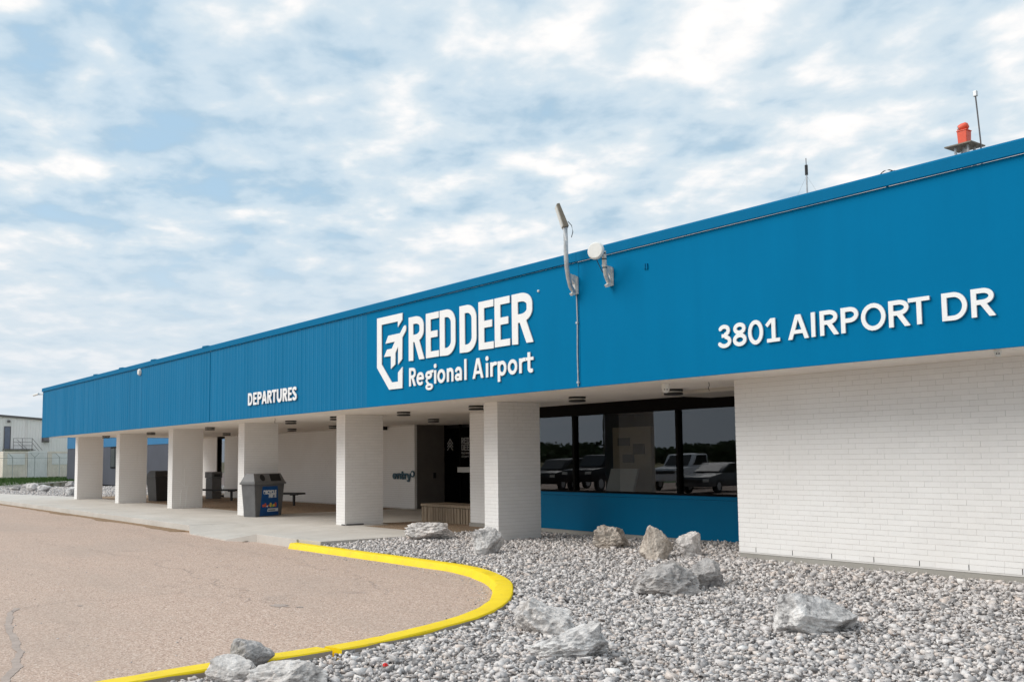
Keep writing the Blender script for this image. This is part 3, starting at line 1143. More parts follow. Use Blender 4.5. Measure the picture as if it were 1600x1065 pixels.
# office window wall
WINY = 3.45
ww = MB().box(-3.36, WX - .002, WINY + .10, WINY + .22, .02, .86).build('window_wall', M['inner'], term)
MB().box(-3.36, WX - .002, WINY - .02, WINY + .3, -.4, .083).build('footing', M['footing'], ww)
for a, b in ((-3.35, WX - .004),):
    sp = MB().box(a, b, WINY + .0, WINY + .098, .086, .79)
    sp.build('spandrel_panel', M['blue_low'], ww, bevel=.003)
    MB().box(a, b, WINY - .006, WINY + .098, .793, .858).build('spandrel_trim', M['blue_low'], ww, bevel=.003)
MB().box(-3.35, WX - .004, WINY - .03, WINY + .10, .862, .895).build('sill', M['frame'], ww, bevel=.003)
MB().box(-3.35, WX - .004, WINY - .01, WINY + .12, 2.412, ZS - .004).build('header', M['frame'], ww, bevel=.003)
for xm in (-3.30, -.475, 2.375, WX - .04):
    MB().box(xm - .032, xm + .032, WINY - .02, WINY + .10, .897, 2.410).build('mullion', M['frame'], ww, bevel=.003)
for a, b in ((-3.266, -.509), (-.441, 2.341), (2.409, WX - .074)):
    MB().box(a, b, WINY + .045, WINY + .055, .897, 2.410).build('pane', M['glass'], ww, fixn=False)
# soffit drop beam over the header
MB().box(3.2, WX - .002, 2.2, 3.43, ZS - .06, ZS - .002).build('soffit_beam', M['soffit_dark'], term)

# brick pier at the windows' left end
pc = MB().box(-4.15 + REC, -3.362, WINY + .0 + REC, 3.9, .08, ZS - .002).build('pier', M['mortar'], term)
pb = wall_boxes_y(-4.15, -3.365, WINY, 0.09, 37)
pb += [(-4.149, -4.149 + .09, a + BG / 2, b - BG / 2, .09 + r_ * RH + BZ, .09 + (r_ + 1) * RH, -1) for r_ in range(37) for (a, b) in course_cuts(WINY + .092, 3.9, BL)]
bricks(pc, pb, 0)
MB().box(-4.17, -3.362, WINY - .02, 3.9, -.4, .075).build('footing', M['footing'], pc)

# office behind the glass
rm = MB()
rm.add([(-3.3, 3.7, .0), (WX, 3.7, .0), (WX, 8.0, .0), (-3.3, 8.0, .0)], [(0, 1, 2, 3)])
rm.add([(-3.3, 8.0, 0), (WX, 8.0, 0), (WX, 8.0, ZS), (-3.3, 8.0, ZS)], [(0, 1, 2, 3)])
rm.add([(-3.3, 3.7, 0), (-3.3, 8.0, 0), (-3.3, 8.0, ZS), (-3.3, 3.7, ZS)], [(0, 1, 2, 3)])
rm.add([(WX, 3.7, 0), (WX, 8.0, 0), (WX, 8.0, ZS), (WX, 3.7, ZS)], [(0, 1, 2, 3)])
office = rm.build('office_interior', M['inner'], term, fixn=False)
MB().box(-.95, .20, 5.0, 5.12, 0, 2.20).build('partition', M['inner_wall'], office)
for (a, b, z0_, z1_) in ((-.76, -.42, 1.80, 1.97), (-.30, .02, 1.62, 1.84), (-.62, -.30, 1.44, 1.62)):
    MB().box(a, b, 4.96, 4.995, z0_, z1_).build('picture_frame', M['black'], office)
MB().hexa([(-.6, 4.4, .75), (.2, 4.4, .75), (.2, 4.45, .75), (-.6, 4.45, .75)], [(-.6, 4.6, 1.32), (.2, 4.6, 1.32), (.2, 4.65, 1.32), (-.6, 4.65, 1.32)]).build('notice_board', M['print_white'], office)
MB().box(-1.2, 1.2, 4.1, 4.75, .68, .74).box(-1.15, -1.08, 4.15, 4.22, 0, .68).box(1.1, 1.17, 4.15, 4.22, 0, .68).build('desk', M['inner_wall'], office)

# back wall of the breezeway
BY = 6.80
bk = MB().box(-27.35, -11.84 - REC, BY + REC, BY + .088, -.2, ZS).build('back_wall', M['mortar'], term)
MB().box(-33.0, -28.26, BY + REC, BY + .25, -.2, ZS).build('wall_core', M['mortar'], bk)
bb = wall_boxes_y(-27.35, -11.84, BY, 0.03, 38) + wall_boxes_y(-33.0, -28.26, BY, 0.03, 38)
bb = [(b[0], b[1], b[2], b[3], b[4], min(b[5], ZS - .002), b[6]) for b in bb]
bricks(bk, bb, 0)
MB().box(-28.22, -27.39, BY + .12, BY + .13, .06, ZS - .08).build('slot_pane', M['glass'], bk, fixn=False)
sf = MB().box(-28.26, -28.2, BY + .03, BY + .16, 0, ZS).box(-27.41, -27.35, BY + .03, BY + .16, 0, ZS).box(-28.2, -27.41, BY + .03, BY + .16, ZS - .1, ZS).box(-28.2, -27.41, BY + .03, BY + .16, 0, .07)
sf.build('slot_frame', M['frame'], bk)
MB().box(-28.6, -27.0, 7.6, 7.7, 0, ZS).build('slot_inner_wall', M['inner'], bk)

# alcove with the dark entrance doors
al = MB().box(-12.1, -11.838, BY + .094, 7.93, 0, ZS).build('alcove_wall', M['charcoal'], term)
MB().box(-11.838, -11.815, 7.50, 7.60, .96, 1.13).build('card_reader', M['black'], al, bevel=.005)
MB().box(-11.838, -11.80, 7.45, 7.75, 0, .10).build('skirting', M['black'], al)
door = MB().box(-12.4, -6.0, 8.07, 8.15, 0, ZS).build('entrance_door', M['black'], term)
for a, b in ((-11.81, -11.0), (-10.94, -10.0), (-9.94, -8.9), (-8.84, -7.0)):
    MB().box(a, b, 7.95, 7.962, .06, ZS - .12).build('pane', M['glass_dark'], door, fixn=False)
for xm in (-11.836, -10.97, -9.97, -8.87):
    MB().box(xm - .024, xm + .024, 7.935, 8.01, 0, ZS - .003).build('door_frame', M['frame'], door)
MB().box(-4.6, -3.9, 4.75, 8.05, -.1, ZS - .002).build('alcove_side_wall', M['charcoal'], term)

# soffit (stucco panels), roof, fascia
st_pan = [XL, -24.5, -18.6, -12.6, -6.6, -0.5, 5.5, 11, XR]
for a, b in zip(st_pan[:-1], st_pan[1:]):
    MB().box(a + .004, b - .004, 0.012, 8.6, ZS, ZS + .06).build('soffit_panel', M['soffit'], term)
MB().box(XL + .02, XR - .02, .05, 22, ZS + .065, ZT - .2).build('roof', M['roof'], term)


def fascia(x0, x1, ribs, mat):
    z0, z1 = ZS - .012, ZT - .155
    b = MB()
    prof = []
    if ribs:
        x_ = x0
        prof.append((x0, 0.0))
        while x_ < x1 - .22:
            d = 0.007 * (1 + .35 * random.uniform(-1, 1))
            p = .204
            for fx, fd in ((.03, 0), (.05, -d), (.085, -d), (.105, 0), (.140, 0), (.150, -d * .5), (.162, -d * .5), (.172, 0)):
                prof.append((x_ + fx, fd))
            x_ += p
        prof.append((x1, 0.0))
    else:
        nseg = max(2, int((x1 - x0) / .8))
        for i in range(nseg + 1):
            prof.append((x0 + (x1 - x0) * i / nseg, 0.0015 * random.uniform(-1, 1) if 0 < i < nseg else 0))
    n = len(prof)
    b.v = [(p[0], p[1], z0) for p in prof] + [(p[0], p[1], z1) for p in prof]
    for i in range(n - 1):
        b.f.append((i, i + 1, n + i + 1, n + i))
        b.mi.append(0)
    # thickness
    b.add([(x0, 0, z0), (x1, 0, z0), (x1, .05, z0), (x0, .05, z0), (x0, 0, z1), (x1, 0, z1), (x1, .05, z1), (x0, .05, z1)],
          [(0, 3, 2, 1), (1, 2, 6, 5), (2, 3, 7, 6), (3, 0, 4, 7)])
    return b.build('fascia_panel', mat, term, fixn=False)


seams = [(XL, -18.7, 1), (-18.68, -17.46, 1), (-17.44, -11.6, 1), (-11.56, -2.95, 1), (-2.948, 3.60, 0), (3.615, XR, 0)]
for a, b, rb_ in seams:
    fascia(a, b, rb_, M['blue_ribbed'] if rb_ else M['blue'])
MB().box(-11.60, -11.56, -.012, .0, ZS - .012, ZT - .16).box(3.598, 3.617, -.004, .02, ZS - .012, ZT - .16).build('seam_strip', M['coping'], term)
# end return at the far left
MB().box(XL - .05, XL - .002, .0, 22, ZS - .012, ZT - .155).build('fascia_return', M['blue_ribbed'], term)
cp = MB()
cp.prism([(-.042, ZT - .148), (-.042, ZT - .02), (-.03, ZT), (.22, ZT - .02), (.22, ZT - .06), (.0, ZT - .06), (.0, ZT - .148)], XL - .08, 3.6, 'x')
cp.build('coping', M['coping'], term)
cp = MB()
cp.prism([(-.042, ZT - .148), (-.042, ZT - .02), (-.03, ZT), (.22, ZT - .02), (.22, ZT - .06), (.0, ZT - .06), (.0, ZT - .148)], 3.604, XR, 'x')
cp.build('coping', M['coping'], term)
MB().box(XL - .08, XL + .15, .22, 22, ZT - .148, ZT - .01).build('coping', M['coping'], term)
# drip edge with bright lip
MB().box(XL, 3.6, -.030, -.001, ZT - .1545, ZT - .1495).box(3.6, XR, -.045, -.001, ZT - .1525, ZT - .1495).build('drip_edge', M['coping'], term)
MB().box(XL, XR, -.012, .03, ZS - .022, ZS - .0125).build('base_trim', M['blue'], term)
for xj in (-22.9, -16.5, -12.1, -19.8):
    MB().prism([(xj, ZT - .02), (xj + .05, ZT + .035), (xj + .42, ZT + .02), (xj + .46, ZT - .02)], -.05, .1, 'y').build('coping_lap', M['coping'], term)


# ------------------------------------------------------------------ letters from strokes (outlines traced on a fine grid)
def arc(cx, cy, rx, ry, a0, a1, n=22):
    return [(cx + rx * math.cos(R(a0 + (a1 - a0) * i / n)), cy + ry * math.sin(R(a0 + (a1 - a0) * i / n))) for i in range(n + 1)]


def field(strokes, X, Y, clip):
    F = np.full(X.shape, -9.0)
    for st in strokes:
        pts, w = st[0], st[1]
        closed = len(st) > 2 and st[2]
        P = pts + [pts[0]] if closed else pts
        nS = len(P) - 1
        for i in range(nS):
            (ax, ay), (bx_, by_) = P[i], P[i + 1]
            L = math.hypot(bx_ - ax, by_ - ay)
            if L < 1e-9:
                continue
            ux, uy = (bx_ - ax) / L, (by_ - ay) / L
            t = (X - ax) * ux + (Y - ay) * uy
            p = -(X - ax) * uy + (Y - ay) * ux
            F = np.maximum(F, np.minimum(np.minimum(w / 2 - np.abs(p), t), L - t))
            if i > 0 or closed:
                F = np.maximum(F, w / 2 - np.hypot(X - ax, Y - ay))
    if clip:
        F = np.minimum(F, np.minimum(Y - clip[0], clip[1] - Y))
    return F


def contours(F, x0, y0, h):
    """marching squares at 0 -> closed loops"""
    ny, nx = F.shape
    seg = {}
    def pt(i, j, e):
        # edges: 0 bottom (i,j)-(i,j+1), 1 left (i,j)-(i+1,j)
        if e == 0:
            a, b = F[i, j], F[i, j + 1]
            return (x0 + (j + a / (a - b)) * h, y0 + i * h)
        a, b = F[i, j], F[i + 1, j]
        return (x0 + j * h, y0 + (i + a / (a - b)) * h)
    inside = F > 0
    nxt = {}
    c = inside[:-1, :-1] * 1 + inside[:-1, 1:] * 2 + inside[1:, 1:] * 4 + inside[1:, :-1] * 8
    for i, j in zip(*np.nonzero((c > 0) & (c < 15))):
        k = int(c[i, j])
        B, Lf, T, Rt = (i, j, 0), (i, j, 1), (i + 1, j, 0), (i, j + 1, 1)
        tab = {1: [(B, Lf)], 2: [(Rt, B)], 3: [(Rt, Lf)], 4: [(T, Rt)], 5: [(B, Lf), (T, Rt)], 6: [(T, B)], 7: [(T, Lf)], 8: [(Lf, T)], 9: [(B, T)],
               10: [(Rt, B), (Lf, T)], 11: [(Rt, T)], 12: [(Lf, Rt)], 13: [(B, Rt)], 14: [(Lf, B)]}[k]
        for a, b in tab:
            nxt[a] = b
    loops = []
    while nxt:
        s = next(iter(nxt))
        lp, cur = [], s
        while cur in nxt:
            lp.append(pt(*cur))
            cur = nxt.pop(cur)
        if len(lp) > 6:
            # drop collinear points
            q = []
            n = len(lp)
            for k in range(n):
                a, b, d = lp[k - 1], lp[k], lp[(k + 1) % n]
                cr2 = (b[0] - a[0]) * (d[1] - b[1]) - (b[1] - a[1]) * (d[0] - b[0])
                if abs(cr2) > 2e-7:
                    q.append(b)
            if len(q) > 2:
                loops.append(q)
    return loops


def glyph_def(ch, W, w, wh):
    """strokes of a letter in a box W wide, 1 high (cap height); w stem width, wh horizontal stroke width"""
    h, a = w / 2, wh / 2
    L, Rr = h, W - h
    V = lambda x: ([(x, 0), (x, 1)], w)
    H_ = lambda y, x0, x1: ([(x0, y), (x1, y)], wh)
    S = []
    if ch == 'I':
        S = [V(W / 2)]
    elif ch == 'E':
        S = [V(L), H_(1 - a, 0, W), H_(.52, 0, W * .90), H_(a, 0, W)]
    elif ch == 'T':
        S = [V(W / 2), H_(1 - a, 0, W)]
    elif ch == 'D':
        am = (w + wh) / 4
        if W < .75:
            ry = W * .5
            S = [V(L), ([(h, 1 - am), (W * .42, 1 - am)] + arc(W * .42, 1 - ry, W * .58 - h, ry - am, 90, 0)[1:] + arc(W * .42, ry, W * .58 - h, ry - am, 0, -90) + [(h, am)], (w + wh) / 2)]
        else:
            S = [V(L), ([(h, 1 - am), (W * .45, 1 - am)] + arc(W * .45, .5, W * .55 - h, .5 - am, 90, -90)[1:] + [(h, am)], (w + wh) / 2)]
    elif ch == 'P':
        am = (w + wh) / 4
        S = [V(L), ([(h, 1 - am), (W * .5, 1 - am)] + arc(W * .5, .70, W * .5 - h, .30 - am, 90, -90)[1:] + [(h, .40 + am)], (w + wh) / 2)]
    elif ch == 'R':
        am = (w + wh) / 4
        if W < .75:
            yb_, ry = .42, W * .36
            S = [V(L), ([(h, 1 - am), (W * .42, 1 - am)] + arc(W * .42, 1 - ry, W * .55 - h, ry - am, 90, 0)[1:] + arc(W * .42, yb_ + ry, W * .55 - h, ry - am, 0, -90) + [(h, yb_ + am)], (w + wh) / 2),
                 ([(W * .46, .52), (W - w * .50, -.03)], w * 1.0)]
        else:
            S = [V(L), ([(h, 1 - am), (W * .47, 1 - am)] + arc(W * .47, .715, W * .47 - h, .285 - am, 90, -90)[1:] + [(h, .43 + am)], (w + wh) / 2),
                 ([(W * .46, .50), (W - w * .50, -.03)], w * 1.0)]
    elif ch == 'A':
        s = w * .52
        S = [([(s, -.03), (W / 2, 1.06)], w), ([(W - s, -.03), (W / 2, 1.06)], w), H_(.30, W * .25, W * .75)]
    elif ch == 'O' or ch == '0':
        S = [(arc(W / 2, .5, W / 2 - h, .5 - a * .9 + .005, 0, 360)[:-1], (w + wh) / 2, True)]
    elif ch == 'U':
        S = [([(L, 1), (L, W / 2)] + arc(W / 2, W / 2 + .0, W / 2 - h, W / 2 - a, 180, 360)[1:] + [(Rr, 1)], w)]
    elif ch == 'S':
        S = [(arc(W / 2, .735, W / 2 - h, .265 - a, 28, 250, 24) + arc(W / 2, .265, W / 2 - h, .265 - a, 75, -152, 24), (w + wh) / 2)]
    elif ch == '1':
        S = [([(W * .56, 0), (W * .56, 1)], w), ([(W * .06, .70), (W * .56, 1.02)], wh), H_(a, W * .08, W)]
    elif ch == '3':
        S = [(arc(W * .48, .745, W * .44 - h, .255 - a, 160, -80, 24), (w + wh) / 2), (arc(W * .48, .275, W * .52 - h, .275 - a, 80, -160, 24), (w + wh) / 2), H_(.525, W * .30, W * .52)]
    elif ch == '8':
        S = [(arc(W / 2, .752, W * .45 - h, .248 - a, 0, 360)[:-1], (w + wh) / 2, True), (arc(W / 2, .27, W * .5 - h, .27 - a, 0, 360)[:-1], (w + wh) / 2, True)]
    # lower case: x-height .70 of the cap height
    X_ = .70
    if ch == 'e':
        S = [([(h, X_ * .53), (Rr, X_ * .53)] + arc(W / 2, X_ / 2, W / 2 - h, X_ / 2 - a, 5, 315, 30), (w + wh) / 2 * .95)]
    elif ch == 'g':
        S = [(arc(W * .45, X_ * .70, W * .40 - h, X_ * .30 - a, 0, 360)[:-1], (w + wh) / 2, True), ([(W * .60, X_ * .93), (W, X_ * .95)], wh),
             ([(W * .28, X_ * .42), (W * .17, X_ * .28), (W * .30, X_ * .12)] + arc(W * .5, -.13, W * .46 - h, .155 - a * .6, 95, -270, 30), wh * .9)]
    elif ch == 'i':
        S = [([(W / 2, 0), (W / 2, X_)], w), (arc(W / 2, .92, w * .12, w * .12, 0, 360, 12)[:-1], w * 1.02, True)]
    elif ch == 'l':
        S = [([(W / 2, 0), (W / 2, 1.05)], w)]
    elif ch == 'o':
        S = [(arc(W / 2, X_ / 2, W / 2 - h, X_ / 2 - a, 0, 360)[:-1], (w + wh) / 2, True)]
    elif ch == 'n':
        S = [([(L, 0), (L, X_)], w), ([(L, X_ * .62)] + arc(W / 2, X_ - W / 2, W / 2 - h, W / 2 - a, 150, 0) + [(Rr, 0)], w * .96)]
    elif ch == 'a':
        S = [([(Rr, 0), (Rr, X_ - W * .42)] + arc(W / 2, X_ - W * .45, W / 2 - h, W * .45 - a, 0, 155), w * .92), (arc(W * .44, X_ * .27, W * .44 - h, X_ * .27 - a, 0, 360)[:-1], (w + wh) / 2 * .92, True)]
    elif ch == 'r':
        S = [([(L, 0), (L, X_)], w), ([(L, X_ * .55)] + arc(W * .80, X_ * .60, W * .80 - h, X_ * .40 - a, 165, 75), w * .92)]
    elif ch == 'p':
        S = [([(L, -.28), (L, X_)], w), (arc(W / 2, X_ / 2, W / 2 - h, X_ / 2 - a, 0, 360)[:-1], (w + wh) / 2, True)]
    elif ch == 't':
        S = [([(W * .42, .93), (W * .42, .18)] + arc(W * .42 + .20 * W + w * .2, .18, .2 * W + w * .2, .18 - a, 180, 290), w), H_(X_ - a, 0, W)]
    elif ch == 'y':
        S = [([(h * .9, X_ + .03), (W / 2 + .02, .0)], w), ([(W - h * .9, X_ + .03), (W * .36, -.30)], w), ([(W * .10, -.27 + a), (W * .42, -.27 + a)], wh)]
    clip = (0, 1) if ch in 'IETRA1' else ((-.30, X_) if ch == 'y' else None)
    return S, clip


def glyph_loops(ch, W, w, wh, h=0.009):
    S, clip = glyph_def(ch, W, w, wh)
    gx = np.arange(-.08, W + .08 + h, h)
    gy = np.arange(-.36, 1.14, h)
    X, Y = np.meshgrid(gx, gy)
    return contours(field(S, X + 1e-5, Y + 1e-5, clip), gx[0], gy[0], h)


def loops_mesh(name, loops, depth, mat, bev=0.0):
    """fill closed 2-D loops (x, z) with holes and give them depth along y (front at 0, back at depth)"""
    cu_ = bpy.data.curves.new(name, 'CURVE')
    cu_.dimensions = '2D'
    cu_.fill_mode = 'BOTH'
    cu_.extrude = depth / 2
    cu_.bevel_depth = bev
    for lp in loops:
        sp = cu_.splines.new('POLY')
        sp.points.add(len(lp) - 1)
        sp.points.foreach_set('co', [c for p in lp for c in (p[0], p[1], 0, 1)])
        sp.use_cyclic_u = True
    tmp = bpy.data.objects.new('tmp', cu_)
    me = bpy.data.meshes.new_from_object(tmp)
    bpy.data.objects.remove(tmp)
    bpy.data.curves.remove(cu_)
    me.name = name
    # x stays, y -> z, z -> -y
    me.transform(Matrix(((1, 0, 0, 0), (0, 0, -1, depth / 2), (0, 1, 0, 0), (0, 0, 0, 1))))
    me.materials.clear()
    me.materials.append(mat)
    return me


gl_cache = {}


def letter(parent, ch, x0, x1, z0, hgt, w, wh, depth, mat, yfront):
    """place a letter so that it spans x0..x1; w and wh are real stroke widths in metres"""
    W = (x1 - x0) / hgt
    lo = glyph_loops(ch, W, w / hgt, wh / hgt)
    lo = [[(p[0] * hgt, p[1] * hgt) for p in l_] for l_ in lo]
    me = loops_mesh('letter', lo, depth, mat)
    return link('letter', me, parent, (x0, yfront, z0))


LY = -0.028
LD = 0.018
# main sign
sg = thing('logo_sign', 'large white RED DEER Regional Airport lettering with shield and plane logo', 'sign', (0, 0, 0))
shield = [(-2.485, 4.403), (-1.513, 4.403), (-1.513, 4.269), (-1.680, 4.141), (-1.680, 4.255), (-2.304, 4.255), (-2.304, 3.458), (-1.919, 3.070), (-1.678, 3.070), (-1.678, 3.247), (-1.517, 3.345), (-1.517, 2.932), (-2.015, 2.932), (-2.485, 3.40)]
plane = [(-1.479, 4.125), (-1.43, 4.15), (-1.392, 4.142), (-1.374, 4.103), (-1.387, 4.04), (-1.515, 3.923), (-1.524, 3.501), (-1.673, 3.402), (-1.672, 3.761), (-1.775, 3.64), (-1.777, 3.42), (-1.946, 3.338), (-1.945, 3.59), (-2.209, 3.60), (-2.093, 3.735), (-1.908, 3.741), (-1.794, 3.866), (-2.153, 3.86), (-2.046, 4.009), (-1.60, 4.013)]
link('shield', loops_mesh('shield', [shield], LD, M['white_letter']), sg, (0, LY, 0))
link('plane', loops_mesh('plane', [plane], LD, M['white_letter']), sg, (0, LY, 0))
for ch, a, b in (('R', -1.282, -.728), ('E', -.675, -.240), ('D', -.208, .306), ('D', .430, .952), ('E', 1.010, 1.443), ('E', 1.476, 1.897), ('R', 1.955, 2.520)):
    letter(sg, ch, a, b, 3.432, .846, .160, .122, LD, M['white_letter'], LY)
for ch, a, b in (('R', -1.273, -1.03), ('e', -1.010, -.748), ('g', -.715, -.430), ('i', -.412, -.326), ('o', -.298, -.038), ('n', .015, .228), ('a', .268, .490), ('l', .560, .640),
                 ('A', .812, 1.142), ('i', 1.200, 1.288), ('r', 1.338, 1.510), ('p', 1.548, 1.790), ('o', 1.826, 2.084), ('r', 2.135, 2.300), ('t', 2.306, 2.508)):
    letter(sg, ch, a, b, 2.946, .355, .066, .052, LD, M['white_letter'], LY)
# departures
dp = thing('departures_sign', 'small white DEPARTURES lettering on the ribbed blue fascia', 'sign', (0, 0, 0))
for ch, a, b in (('D', -8.893, -8.56), ('E', -8.475, -8.235), ('P', -8.150, -7.875), ('A', -7.862, -7.505), ('R', -7.450, -7.155), ('T', -7.160, -6.890), ('U', -6.860, -6.560), ('R', -6.490, -6.210), ):
    pass
for ch, a, b in (('D', -8.89, -8.60), ('E', -8.54, -8.31), ('P', -8.26, -7.99), ('A', -7.985, -7.66), ('R', -7.625, -7.345), ('T', -7.345, -7.075), ('U', -7.04, -6.745), ('R', -6.69, -6.41), ('E', -6.375, -6.155), ('S', -6.135, -5.88)):
    s_x = lambda v: -8.89 + (v + 8.89) * (2.77 / 3.01)
    letter(dp, ch, s_x(a), s_x(b), 2.945, .312, .074, .058, LD, M['white_letter'], LY - .012)
# street number
ad = thing('address_sign', 'white 3801 AIRPORT DR lettering on the smooth blue fascia above the brick wall', 'sign', (0, 0, 0))
for ch, a, b in (('3', 6.346, 6.569), ('8', 6.595, 6.817), ('0', 6.842, 7.079), ('1', 7.118, 7.329), ('A', 7.449, 7.752), ('I', 7.780, 7.850), ('R', 7.909, 8.166), ('P', 8.195, 8.426), ('O', 8.456, 8.768),
                 ('R', 8.805, 9.064), ('T', 9.042, 9.292), ('D', 9.427, 9.705), ('R', 9.747, 10.004)):
    letter(ad, ch, a, b, 2.964, .300, .056, .046, LD, M['white_letter'], LY)
# entry sign on the back wall
en = thing('entry_sign', 'dark teal entry lettering with ring on the white breezeway wall', 'sign', (0, 0, 0))
for ch, a, b in (('e', -13.11, -12.86), ('n', -12.83, -12.60), ('t', -12.585, -12.42), ('r', -12.40, -12.25), ('y', -12.25, -11.99)):
    letter(en, ch, a, b, .93, .27, .066, .05, .03, M['teal'], BY - .05)
ring = [arc(-11.90, 1.10, .105, .105, 0, 360, 28)[:-1], arc(-11.90, 1.10, .06, .06, 0, 360, 28)[:-1]]
link('ring', loops_mesh('ring', ring, .03, M['teal']), en, (0, BY - .05, 0))
link('ring_centre', loops_mesh('ring_centre', [arc(-11.90, 1.10, .058, .058, 0, 360, 24)[:-1]], .03, M['white_letter']), en, (0, BY - .048, 0))

# printing on the entrance glass
DY = 7.94
ds = thing('door_lettering', 'small pale RED DEER Regional Airport lettering and chevrons on the dark entrance', 'sign', (0, 0, 0))
for k in range(3):
    zc_ = 2.20 - .10 * k
    link('chevron', loops_mesh('chevron', [[(-11.70, zc_ - .17), (-11.655, zc_ - .17), (-11.52, zc_ - .04), (-11.385, zc_ - .17), (-11.34, zc_ - .17), (-11.52, zc_ + .01)]], .004, M['letter_grey']), ds, (0, DY, 0))
wv = lambda s, x0, z0, hgt, cw, w, gap: [letter(ds, c_, x0 + i * (cw + gap), x0 + i * (cw + gap) + cw, z0, hgt, w, w * .85, .004, M['letter_grey'], DY) for i, c_ in enumerate(s) if c_ != ' ']
wv('RED', -10.88, 2.03, .19, .125, .032, .02)
wv('DEER', -10.88, 1.82, .19, .125, .032, .02)
wv('Regional', -10.88, 1.71, .075, .045, .012, .012)
wv('Airport', -10.88, 1.60, .075, .045, .012, .012)
MB().box(-11.03, -10.2, 7.88, 7.91, 1.14, 1.30).build('push_plate', M['white_plastic'], ds)

# ------------------------------------------------------------------ ceiling lights
def light_proto():
    t = thing('ceiling_light', 'round black ceiling light under the soffit', 'ceiling light')
    MB().lathe([(.155, 0), (.155, -.035)], n=24).build('canopy', M['black'], t, smooth=True)
    MB().lathe([(.135, -.0355), (.135, -.060)], n=24).build('diffuser', M['lens'], t, smooth=True)
    MB().lathe([(.155, -.0605), (.155, -.088), (.13, -.094)], n=24).build('rim', M['black'], t, smooth=True)
    return t


LP = [(1.56, 1.75, 'above the left end of the office windows'), (3.81, 1.83, 'beside the white dome camera over the office windows'),
      (-4.63, 1.93, 'in front of the entry lettering'), (-7.75, 4.82, 'above the dark entrance alcove'), (-1.69, 1.86, 'just left of the nearest white column'),
      (-7.47, 1.70, 'half hidden by the column left of the entry, front row'), (-13.44, 4.80, 'half hidden by the column left of the entry, rear row'),
      (-10.33, 1.83, 'above the recycling bin, front row'), (-16.54, 4.84, 'above the recycling bin, rear row'), (-13.5, 4.82, 'left of the column before the entry, rear row'),
      (-16.15, 1.79, 'between the third and fourth columns, front row'), (-22.43, 4.89, 'above the slim bin by the slot window'),
      (-27.86, 1.87, 'nearest the far left end of the soffit'), (-22.27, 1.90, 'above the dark bin behind the columns')]
LP = [l for k, l in enumerate(LP) if k != 6]
lp = light_proto()
for i, (x_, y_, w_) in enumerate(LP):
    o_ = lp if i == 0 else copy_tree(lp)
    o_.location = (x_, y_, ZS - .001)
    tag(o_, 'round black ceiling light ' + w_, 'ceiling light', 'round black ceiling lights under the soffit')
# pulled wires hanging from the soffit
for x_, y_, wl_ in ((5.15, 1.15, 'above the brick wall corner'), (-9.0, .75, 'in front of the recycling bin')):
    t = thing('loose_wire', 'short loose wire hanging from the soffit ' + wl_, 'wire', (x_, y_, ZS))
    MB().tube([(0, 0, 0), (.01, .0, -.05), (-.012, .0, -.09), (.008, 0, -.13)], .005, 5).build('wire', M['frame'], t)

# ------------------------------------------------------------------ cameras
def dome_camera(loc, label, big=1.0):
    t = thing('security_camera', label, 'camera', loc)
    MB().lathe([(.060 * big, 0), (.066 * big, -.05 * big), (.058 * big, -.07 * big)], n=20).build('housing', M['white_plastic'], t, smooth=True)
    MB().lathe([(.055 * big, -.065 * big), (.052 * big, -.10 * big), (.030 * big, -.128 * big), (.004, -.132 * big)], n=20).build('dome', M['white_plastic'], t, smooth=True)
    d = (CAM - Vector(loc)); d.z = 0; d.normalize()
    s = Vector((-d.y, d.x, 0))
    for k in (-1, 1):
        p = d * .048 * big + s * k * .018 * big + Vector((0, 0, -.092 * big))
        MB().lathe([(.011 * big, 0), (.011 * big, .012), (.003, .014)], n=10).build('lens', M['black'], t, loc=p)
    return t


dome_camera((4.62, .80, ZS - .001), 'white dome camera under the soffit by the office windows', 1.05)
dome_camera((9.86, .25, ZS - .001), 'white dome camera under the soffit beneath the street number', .62)
t = thing('security_camera', 'black camera in the ceiling corner left of the entry lettering', 'camera', (-13.55, 6.70, ZS - .06))
MB().box(-.07, .07, -.09, .09, -.06, .055).build('housing', M['black'], t, bevel=.01)
MB().lathe([(.03, 0), (.03, -.03)], (0, -.09, -.01), 12, axis='y').build('lens', M['frame'], t)
t = thing('security_camera', 'white bullet camera at the far left end of the fascia', 'camera', (-30.55, -.06, 4.47))
MB().tube([(0, .05, 0), (-.08, -.06, 0), (-.08, -.14, -.01)], .022, 8).build('arm', M['white_plastic'], t)
MB().tube([(.06, -.15, .01), (-.30, -.27, -.04)], .042, 10).build('housing', M['white_plastic'], t, smooth=True)
MB().tube([(-.301, -.27, -.04), (-.315, -.275, -.042)], .034, 10).build('lens', M['black'], t)
t = thing('wall_disc', 'white round disc near the top of the ribbed fascia', 'disc', (-17.62, -.03, 4.45))
MB().lathe([(.10, .0), (.10, -.025), (.085, -.045), (.02, -.05)], n=22, axis='y').build('cover', M['white_plastic'], t, smooth=True)
MB().lathe([(.11, .03), (.11, .0)], n=22, axis='y').build('base', M['white_plastic'], t, smooth=True)

